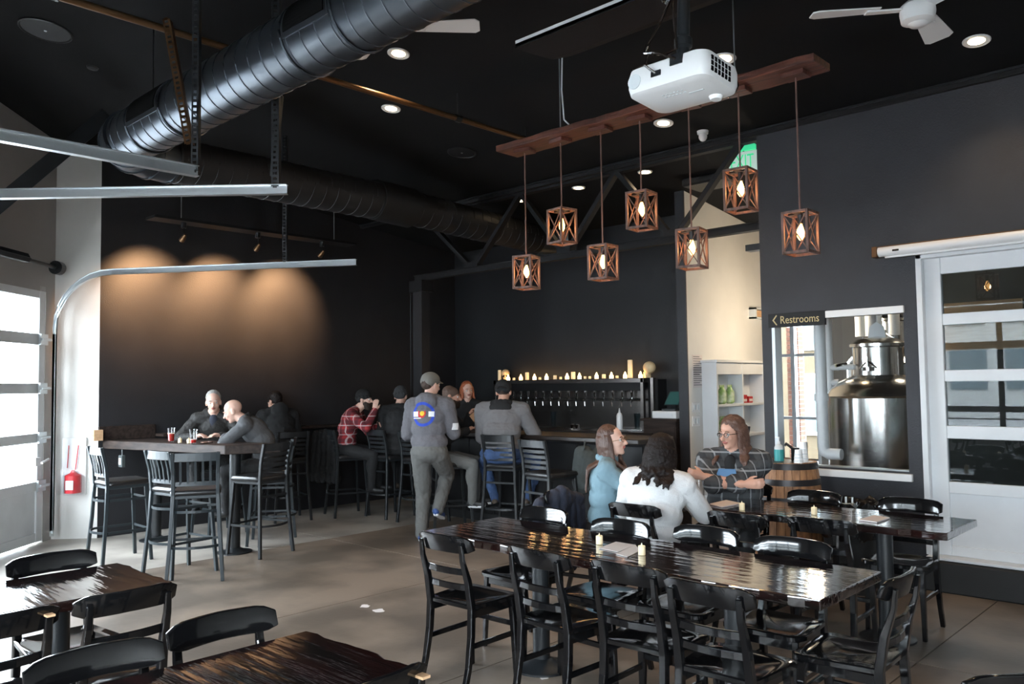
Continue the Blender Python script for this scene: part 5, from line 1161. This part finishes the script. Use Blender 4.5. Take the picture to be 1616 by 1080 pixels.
    # eyes
    for sx in (-1, 1):
        m = MB(); c_ = hd(sx*.031, .0745, .001); m.sphere((0, 0, 0), .0125*s, 12, 8); m.cm = 1; m.sphere(tuple(V((0, .0085*s, 0))), .0062*s, 10, 6)
        o = m.build('eye', [M['eyew'], M['eyed']], t, smooth=True, fix=False); o.location = c_; o.rotation_euler = RH.to_euler()
        if not look.get('nobrow'):
            m = MB(); m.tube([(-.018*s, 0, -.001), (0, .004, .003), (.018*s, -.004, -.001)], .0035*s, 6); o = m.build('eyebrow', look.get('brow', M['hairsh']), t, smooth=True); o.location = hd(sx*.032, .0905, .024); o.rotation_euler = RH.to_euler()
    return t, dict(hd=hd, RH=RH, nb=nb, R2=R2, s=s, up=up2, sh=sh, body=body, P0=P0, mid=mid)
def part(f, name, t, voxel=.008, smooth=2, amp=0, ns=30): return f.mesh(name, t, voxel, smooth, amp, (), ns)
def short_hair(t, K, mt, beanie=None, thick=.008):
    f = Fig(); hd, RH, s = K['hd'], K['RH'], K['s']; r = V((.074+thick, .092+thick, .080+thick))*s
    f.ell(hd(0, -.034, .050), V((r.x, r.y*.90, r.z)), mt, RH); f.ell(hd(0, -.058, .005), V((.068, .052, .060))*s, mt, RH)
    return part(f, 'hair', t, .007, 2, .003, 60)
def cap(t, K, mt, brimdir=0, ballcap=True, back=False):
    f = Fig(); hd, RH, s = K['hd'], K['RH'], K['s']
    f.ell(hd(0, -.012, .055), V((.088, .106, .080))*s, mt, RH); f.cone(hd(-.03, -.045, .035), hd(.03, -.045, .035), .062*s, .062*s, mt)
    o = part(f, 'cap', t, .007, 2)
    m = MB(); sy = -1 if back else 1; n = 10; vs = []
    for i in range(n+1):
        a = RAD(-62+124*i/n); vs.append(hd(.080*math.sin(a), -.01+sy*(.098*math.cos(a)), .052)); 
    for i in range(n+1):
        a = RAD(-62+124*i/n); vs.append(hd(.072*math.sin(a), -.01+sy*(.090*math.cos(a)+.078*math.cos(a*1.25)), .036-.012*abs(math.sin(a))))
    vs2 = [v+RH @ V((0, 0, -.005)) for v in vs]; k = 2*(n+1); fs = []
    for i in range(n): fs += [(i, i+1, n+2+i, n+1+i), (k+i, k+n+1+i, k+n+2+i, k+i+1), (n+1+i, n+2+i, k+n+2+i, k+n+1+i), (i, k+i, k+i+1, i+1)]
    fs += [(0, n+1, k+n+1, k), (n, k+n, k+2*n+1, 2*n+1)]
    m.add(vs+vs2, fs); m.build('brim', mt, t, smooth=True)
    return o
def beanie(t, K, mt):
    f = Fig(); hd, RH, s = K['hd'], K['RH'], K['s']
    f.ell(hd(0, -.014, .052), V((.086, .104, .092))*s, mt, RH); f.cone(hd(-.02, -.055, .02), hd(.02, -.055, .02), .060*s, .060*s, mt)
    for i in range(14): a = 2*PI*i/14; f.ell(hd(.078*math.sin(a), -.012+.095*math.cos(a), .034), V((.02, .02, .022))*s, mt, RH)
    return part(f, 'beanie', t, .007, 2, .002, 90)
def beard(t, K, mt, L=.03):
    f = Fig(); hd, RH, s = K['hd'], K['RH'], K['s']
    for a in range(-5, 6):
        an = RAD(a*17); f.ell(hd(.058*math.sin(an), .028+.052*math.cos(an), -.075-L*.5*math.cos(an)), V((.020, .020, .026+L*.6))*s, mt, RH)
        f.ell(hd(.066*math.sin(an), .010+.06*math.cos(an)*.9, -.052), V((.014, .016, .02))*s, mt, RH) if abs(a) > 2 else None
    f.ell(hd(0, .096, -.046), V((.030, .010, .008))*s, mt, RH)
    return part(f, 'beard', t, .006, 1, .003, 70)
def long_hair(t, K, mt, L, curl=0, spread=.02, part_front=True, seed=1, side=(0, 0), n=34, vol=1.0):
    random.seed(seed); f = Fig(); hd, RH, s = K['hd'], K['RH'], K['s']
    f.ell(hd(0, -.028, .054), V((.084, .092, .082))*s*vol, mt, RH); f.ell(hd(0, -.055, -.0), V((.080, .062, .088))*s*vol, mt, RH)
    f.ell(hd(0, -.060, -.085), V((.066, .042, .075))*s*vol, mt, RH)
    for i in range(n):
        a = RAD(-118+236*i/(n-1)); x, y = math.sin(a), -math.cos(a)
        vv = vol; p = hd(.078*x*vv, -.034+.078*y*vv, .035); q = [p, hd(.090*x*vv, -.030+.088*y*vv, -.03), hd(.090*x*vv, -.028+.088*y*vv, -.10)]
        base = q[-1]; l = L*(.75+.25*random.random())*(1 if abs(a) < 2.1 else .9); steps = 5
        for k in range(1, steps+1):
            c_ = V((random.uniform(-1, 1), random.uniform(-1, 1), 0))*curl
            off = RH @ V((x*spread*k, y*spread*k*.8, 0)); q.append(V((base.x, base.y, base.z))+off+V((side[0]*k/steps, side[1]*k/steps, -l*k/steps))+c_)
            w_ = q[-1]; nb_ = K['nb']; up_ = K['up']; ax = nb_+up_*((w_.z-nb_.z)/max(up_.z, .3)); dz = min(1, max(0, (nb_.z+.03-w_.z)/.08))
            if dz > 0:
                sg = 1 if (w_.y-ax.y) > -.01 and part_front else -1; yy = ax.y+sg*max(abs(w_.y-ax.y), .05+.095*dz); xx = ax.x+max(-.125, min(.125, w_.x-ax.x)); q[-1] = V((w_.x*(1-dz)+xx*dz, w_.y*(1-dz)+yy*dz, w_.z))
        for k in range(len(q)-1): r0 = .019*s*(1-.08*k); f.cone(q[k], q[k+1], r0, r0*.93, mt)
    return part(f, 'hair', t, .008, 1, .004 if not curl else .006, 45)
def glasses(t, K, mt):
    hd = K['hd']; m = MB()
    for sx in (-1, 1):
        m.tube([hd(sx*.032+.022*math.cos(2*PI*k/12), .101-.003, .0+.017*math.sin(2*PI*k/12)) for k in range(12)], .0026, 5, closed=True)
        m.tube([hd(sx*.054, .098, .004), hd(sx*.074, .05, .004), hd(sx*.080, -.005, .0)], .0024, 5)
    m.tube([hd(-.010, .100, .004), hd(.010, .100, .004)], .0026, 5)
    return m.build('glasses', mt, t)
def decal(t, K, name, mt, pts_fn, nx, ny, org, du, dv, dirv, off=.004):
    """small printed patch wrapped on the cloth: grid in (u,v), rays cast along dirv"""
    bv = BVHTree.FromPolygons([v.co for v in K['body'].data.vertices], [tuple(p.vertices) for p in K['body'].data.polygons])
    m = MB(); ok = {}; vs = []
    for j in range(ny+1):
        for i in range(nx+1):
            u, v = pts_fn(i/nx, j/ny); o = org+du*u+dv*v; h_ = bv.ray_cast(o-dirv*.5, dirv)
            if h_[0] is not None: ok[(i, j)] = len(vs); vs.append(h_[0]-dirv*off)
    fs = [(ok[(i, j)], ok[(i+1, j)], ok[(i+1, j+1)], ok[(i, j+1)]) for i in range(nx) for j in range(ny) if all(k in ok for k in ((i, j), (i+1, j), (i+1, j+1), (i, j+1)))]
    m.add(vs, fs); return m.build(name, mt, t, fix=False)
SEAT = dict(footL=(-.14, .40, .36), footR=(.14, .38, .36))
def oldv(x, y): v = N((x, y)); return (v.x, v.y)

# 1 grey-haired man behind the high table, looking at the viewer
t, K = person('seated man with short grey hair and a dark jacket behind the high table', (-8.96, 4.47), oldv(.25, -1), dict(hip=.86, lean=14, lean2=20, head=(4, 6, 3), handL=(-.10, .40, 1.13), handR=(.16, .36, 1.13), elbowL=(-1, -.2, -.6), elbowR=(1, -.2, -.6), palmL=(0, 0, -1), palmR=(0, 0, -1), **SEAT),
    dict(top=M['jacket'], pants=M['black'], shoe=M['shoek'], brow=M['hairgrey'], skin=M['skin2'], hood=True, bulk=.02))
short_hair(t, K, M['hairgrey'])
f = Fig(); f.ell(K['nb']+K['R2'] @ V((0, .085, -.06)), (.05, .03, .10), M['navy']); part(f, 'shirt_front', t)
# 2 bald man in grey sweater leaning on the table, seen from the side
t, K = person('bald man in a grey sweater leaning on the high table, face turned left', (-7.97, 4.58), oldv(-.93, -.05), dict(hip=.86, lean=18, lean2=38, neck=.05, head=(8, 22, 0), handL=(-.02, .46, 1.13), handR=(.14, .44, 1.12), elbowL=(-.8, .5, -.7), elbowR=(.8, .2, -.8), palmL=(1, 0, 0), **SEAT),
    dict(top=M['grey'], pants=M['black'], shoe=M['shoek'], skin=M['skin2'], collar=M['black'], bulk=.018, brow=M['skin2']))
# 3 dark figure at the wall rail
t, K = person('person in a dark jacket facing the wall behind the bald man', (-9.12, 5.42), oldv(-.55, .8), dict(hip=.86, lean=14, lean2=28, head=(20, 18, 0), handL=(-.10, .36, 1.16), handR=(.12, .34, 1.16), **SEAT),
    dict(top=M['black'], pants=M['black'], shoe=M['shoek'], bulk=.035, hood=True, voxel=.010, scalp=M['hairdark']))
short_hair(t, K, M['hairdark'])
# 4 man in red plaid with beanie, hand raised
t, K = person('bearded man in red plaid flannel and black beanie raising a hand', (-8.93, 6.22), oldv(.96, -.08), dict(hip=.86, lean=8, lean2=24, neck=.05, head=(-6, -2, 0), handL=(-.12, .40, 1.13), handR=(.12, .42, 1.34), elbowL=(-.6, .2, -1), elbowR=(.5, 0, -1), hdirR=(0, .15, 1), palmR=(-1, 0, 0), palmL=(1, 0, 0), curlR=18, curlL=40, **SEAT),
    dict(top=M['rplaid'], pants=M['black'], shoe=M['shoek'], bulk=.015, skin=M['skin2'], jaw=M['beard'], voxel=.008))
beanie(t, K, M['black']); beard(t, K, M['beard'], .045)
# 5 man in black with grey beanie seen from behind
t, K = person('man in a black jacket and dark grey beanie, back to the viewer', (-8.36, 6.60), oldv(.25, 1), dict(hip=.86, lean=10, lean2=14, head=(4, 4, 0), handL=(-.16, .36, 1.13), handR=(.16, .38, 1.13), **SEAT),
    dict(top=M['black'], pants=M['black'], shoe=M['shoed'], bulk=.03, voxel=.009, skin=M['skin2']))
beanie(t, K, M['beanie'])
# 6 standing man in grey hoodie with printed back
t, K = person('standing man in a grey hoodie with a round blue back print and grey cap', (-6.66, 5.70), oldv(.20, .98), dict(scale=1.04, hip=.955, lean=2, lean2=5, twist=-4, head=(-32, 6, 0), handL=(-.14, .28, 1.14), handR=(.12, .32, 1.18), elbowL=(-.5, -.8, -.9), elbowR=(.6, -.6, -.9), footL=(-.10, .02, .085), footR=(.06, .10, .33), kneeR=(.05, 1, .2), toeR=(.1, 1, -.35), toeL=(-.35, 1, 0), kneeL=(-.1, 1, 0)),
    dict(top=M['hood'], pants=M['gpants'], shoe=M['shoeb'], sole=M['sole'], bulk=.030, hood=True, legbulk=.024, skin=M['skin2'], width=1.02, shoulders=1.0, fold=.007, voxel=.0075))
short_hair(t, K, M['hairsh'], thick=-.002); cap(t, K, M['cap'])
R2 = K['R2']; c0 = K['mid']+K['up']*.135+R2 @ V((-.015, 0, 0)); ex_, ez_ = R2 @ V((1, 0, 0)), K['up']; dr = R2 @ V((0, 1, 0))
def ringf(r0, r1): return lambda u, v: ((r0+(r1-r0)*v)*math.sin(2*PI*u), (r0+(r1-r0)*v)*math.cos(2*PI*u))
decal(t, K, 'back_print_ring', M['blue'], ringf(.098, .128), 40, 1, c0, ex_, ez_, dr)
decal(t, K, 'back_print_letter', M['pred'], lambda u, v: ((.028+.020*v)*math.sin(.9+4.5*u)-.015, (.028+.020*v)*math.cos(.9+4.5*u)+.01), 18, 1, c0, ex_, ez_, dr, .005)
decal(t, K, 'back_print_disc', M['yellow'], lambda u, v: (.026*v*math.sin(2*PI*u)-.008, .026*v*math.cos(2*PI*u)+.008), 14, 1, c0, ex_, ez_, dr, .006)
for x0_, x1_ in ((-.118, -.055), (.062, .122)): decal(t, K, 'back_print_band', M['pwhite'], (lambda a, b_: lambda u, v: (a+(b_-a)*u, -.025+.055*v))(x0_, x1_), 4, 3, c0, ex_, ez_, dr, .006)
decal(t, K, 'back_print_stroke', M['pwhite'], lambda u, v: (-.12+.10*u, -.045+.010*v), 6, 1, c0, ex_, ez_, dr, .006)
arm_c = (K['sh']['R']+ik(K['sh']['R'], V((.12, .32, 1.18)), .285*1.04, .26*1.04, V((.6, -.6, -.9)))[0])/2
decal(t, K, 'sleeve_patch', M['pwhite'], lambda u, v: (-.035+.07*u, -.045+.07*v), 4, 4, arm_c+V((0, 0, -.06)), V((.5, .87, 0)), V((0, 0, 1)), V((-.87, .5, 0)), .005)
# 7 bearded man in black, profile to the right
t, K = person('seated bearded man with short hair in black, holding a tan card', (-7.17, 6.28), oldv(.88, -.05), dict(hip=.86, lean=6, lean2=14, head=(-8, 2, 0), handL=(-.02, .36, 1.30), handR=(.14, .34, 1.14), elbowL=(-.6, .2, -1), elbowR=(.6, 0, -1), curlL=50, hdirL=(.1, .3, .5), footL=(-.12, .42, .34), footR=(.14, .40, .34)),
    dict(top=M['black'], pants=M['gpants'], shoe=M['shoek'], sole=M['sole'], bulk=.018, scalp=M['hairbuzz'], jaw=M['beard'], skin=M['skin']))
short_hair(t, K, M['hairbuzz'], thick=.001); beard(t, K, M['beard'], .03)
m = MB(); m.box(-.05, .05, -.002, .002, -.07, .07); o = m.build('card_shape', M['card']); o.name = 'tan_card'; o.location = t.matrix_basis @ V((.03, .44, 1.27)); o.rotation_euler = (.2, .6, yawto(*oldv(.4, -1))+.2); tag(o, 'tan card held up by the bearded man in black', 'card')
# 8 bartender
t, K = person('bartender with copper bobbed hair in a black shirt behind the bar', (-8.24, 7.745), oldv(.10, -1), dict(scale=.96, hip=.93, lean=2, lean2=3, head=(14, 4, 4), handL=(-.14, .26, 1.10), handR=(.16, .26, 1.10), footL=(-.10, 0, .08), footR=(.10, .02, .08)),
    dict(top=M['black'], pants=M['black'], shoe=M['shoek'], skin=M['skin2'], bulk=.008, shoulders=.92, brow=M['hairred'], voxel=.008))
long_hair(t, K, M['hairred'], .03, seed=4, n=26, spread=.004)
decal(t, K, 'shirt_print', M['grey'], lambda u, v: (-.03+.06*u, -.03+.06*v), 3, 3, K['nb']+V((-.09, 0, -.13)), V((1, 0, 0)), V((0, 0, 1)), V((0, -1, 0)), .004)
# 9 man in grey jacket at the bar from behind
t, K = person('broad man in a grey jacket and dark cap on a stool, back to the viewer', (-6.42, 6.54), oldv(.22, 1), dict(scale=1.05, hip=.88, lean=8, lean2=14, head=(0, 6, 0), handL=(-.14, .38, 1.14), handR=(.24, .42, 1.14), elbowL=(-.4, -.6, -1), elbowR=(.6, -.3, -.9), footL=(-.14, .28, .34), footR=(.22, .34, .34), kneeR=(.8, 1, 0), kneeL=(-.6, 1, 0)),
    dict(top=M['gjack'], pants=M['jeans'], shoe=M['shoed'], bulk=.035, width=1.18, shoulders=1.18, skin=M['skin'], collar=M['black'], scalp=M['hairsh'], fold=.007))
cap(t, K, M['black'], back=True)
f = Fig(); 
for a in range(12): an = 2*PI*a/12; f.ell(K['nb']+K['R2'] @ V((.10*math.sin(an), -.02+.08*math.cos(an), .01)), (.045, .045, .045), M['black'])
f.ell(K['nb']+K['R2'] @ V((0, -.10, -.04)), (.13, .05, .07), M['black']); part(f, 'hood', t)
# 10 woman in blue hoodie
t, K = person('laughing woman with long brown hair, glasses and a dusty blue hoodie', (-3.80, 4.98), oldv(.80, -.12), dict(scale=.97, hip=.56, lean=2, lean2=4, head=(-20, -8, 4), handL=(-.02, .34, .98), handR=(.02, .38, 1.00), elbowL=(-.5, -.4, -1), elbowR=(.7, -.5, -1), curlL=60, curlR=60, hdirR=(-.3, .5, .7), hdirL=(.3, .5, .6), footL=(-.12, .46, .085), footR=(.12, .44, .085)),
    dict(top=M['bluehood'], pants=M['black'], shoe=M['shoek'], sole=M['sole'], bulk=.018, collar=True, skin=M['skin2'], voxel=.007, shoulders=.94, brow=M['hairbrown'], fold=.006))
long_hair(t, K, M['hairbrown'], .27, seed=6, n=36, spread=.007); glasses(t, K, M['copper'])
# 11 woman in white sweater, back to the viewer
t, K = person('woman in a white sweater with dark curly hair, back to the viewer', (-3.27, 4.80), oldv(.52, 1), dict(scale=.96, hip=.52, lean=6, lean2=16, side=4, head=(-10, 8, 4), handL=(-.12, .38, .80), handR=(.14, .38, .80), elbowL=(-.7, -.4, -.8), elbowR=(.9, -.2, -.8), footL=(-.14, .40, .085), footR=(.14, .42, .085)),
    dict(top=M['sweater'], pants=M['black'], shoe=M['shoek'], bulk=.026, width=1.22, shoulders=1.08, skin=M['skin'], voxel=.007, fold=.005))
long_hair(t, K, M['hairdark'], .13, curl=.028, seed=8, n=44, spread=.014, vol=1.22)
# 12 person in black plaid, arms crossed
t, K = person('person in black and grey plaid flannel with glasses, arms crossed', (-3.21, 5.885), oldv(-.55, -1), dict(scale=1.02, hip=.56, lean=2, lean2=4, head=(-26, 6, 0), handL=(.17, .27, .93), handR=(-.15, .31, .89), elbowL=(-1, .35, -.55), elbowR=(1, .35, -.55), palmL=(0, -1, 0), palmR=(0, -1, 0), curlL=35, curlR=35, footL=(-.14, .42, .085), footR=(.14, .42, .085)),
    dict(top=M['bplaid'], pants=M['black'], shoe=M['shoek'], bulk=.030, width=1.22, shoulders=1.10, sleeve=.12, skin=M['skin'], voxel=.007, brow=M['hairdb'], fold=.006))
long_hair(t, K, M['hairdb'], .20, curl=.016, seed=9, n=38, spread=.012, vol=1.08); glasses(t, K, M['eyed'])
f = Fig(); f.ell(K['nb']+K['R2'] @ V((0, .10, -.13)), (.06, .05, .14), M['black']); part(f, 'undershirt', t)
m = MB(); m.prism([(-.065, .235, .99), (.06, .235, .99), (.075, .24, .95), (.04, .25, .91), (-.03, .25, .905), (-.075, .24, .95)], (0, .012, 0)); m.build('face_mask', M['mask'], t)
# jackets and bags hung on chairs
def cloth(name, label, cat, loc, mt, blobs, amp=.01, face=(0, 1)):
    t = Fig()
    for a, b_, r0, r1 in blobs: t.cone(a, b_, r0, r1, mt)
    o = t.mesh(name, None, .010, 3, amp, (), 12); o.location = loc; o.rotation_euler = (0, 0, yawto(*face)); return tag(o, label, cat)
cloth('jacket', 'dark navy jacket hanging over the chair behind the woman in blue', 'jacket', (-4.13, 4.84, 0), M['navy'], [((x, .02*math.cos(x*20), .82-.12*abs(x)*3), (x*1.35, -.05+.03*math.sin(x*30), .22+.1*abs(x)), .055, .05) for x in (-.20, -.13, -.06, 0, .06, .13, .20)]+[((-.24, 0, .74), (-.30, -.02, .42), .05, .045), ((.24, 0, .74), (.30, -.02, .45), .05, .045)], .012, face=(1, 0))
cloth('jacket', 'black jacket draped over the stool of the man in red plaid', 'jacket', (-9.12, 6.05, 0), M['black'], [((x, 0, 1.06-.1*abs(x)), (x*1.3, -.03, .46), .05, .055) for x in (-.18, -.09, 0, .09, .18)], .014, face=oldv(.6, .8))
cloth('backpack', 'dark grey-green backpack hanging beside the empty stool at the bar', 'bag', (-5.14, 6.56, 0), M['bagg'], [((-.10, 0, .93), (-.10, 0, .66), .10, .12), ((.08, 0, .93), (.08, 0, .66), .10, .12), ((0, -.06, .88), (0, -.06, .68), .10, .12), ((-.08, -.1, 1.0), (-.08, -.02, 1.07), .012, .012), ((.08, -.1, 1.0), (.08, -.02, 1.07), .012, .012)], .008, face=oldv(.2, 1))
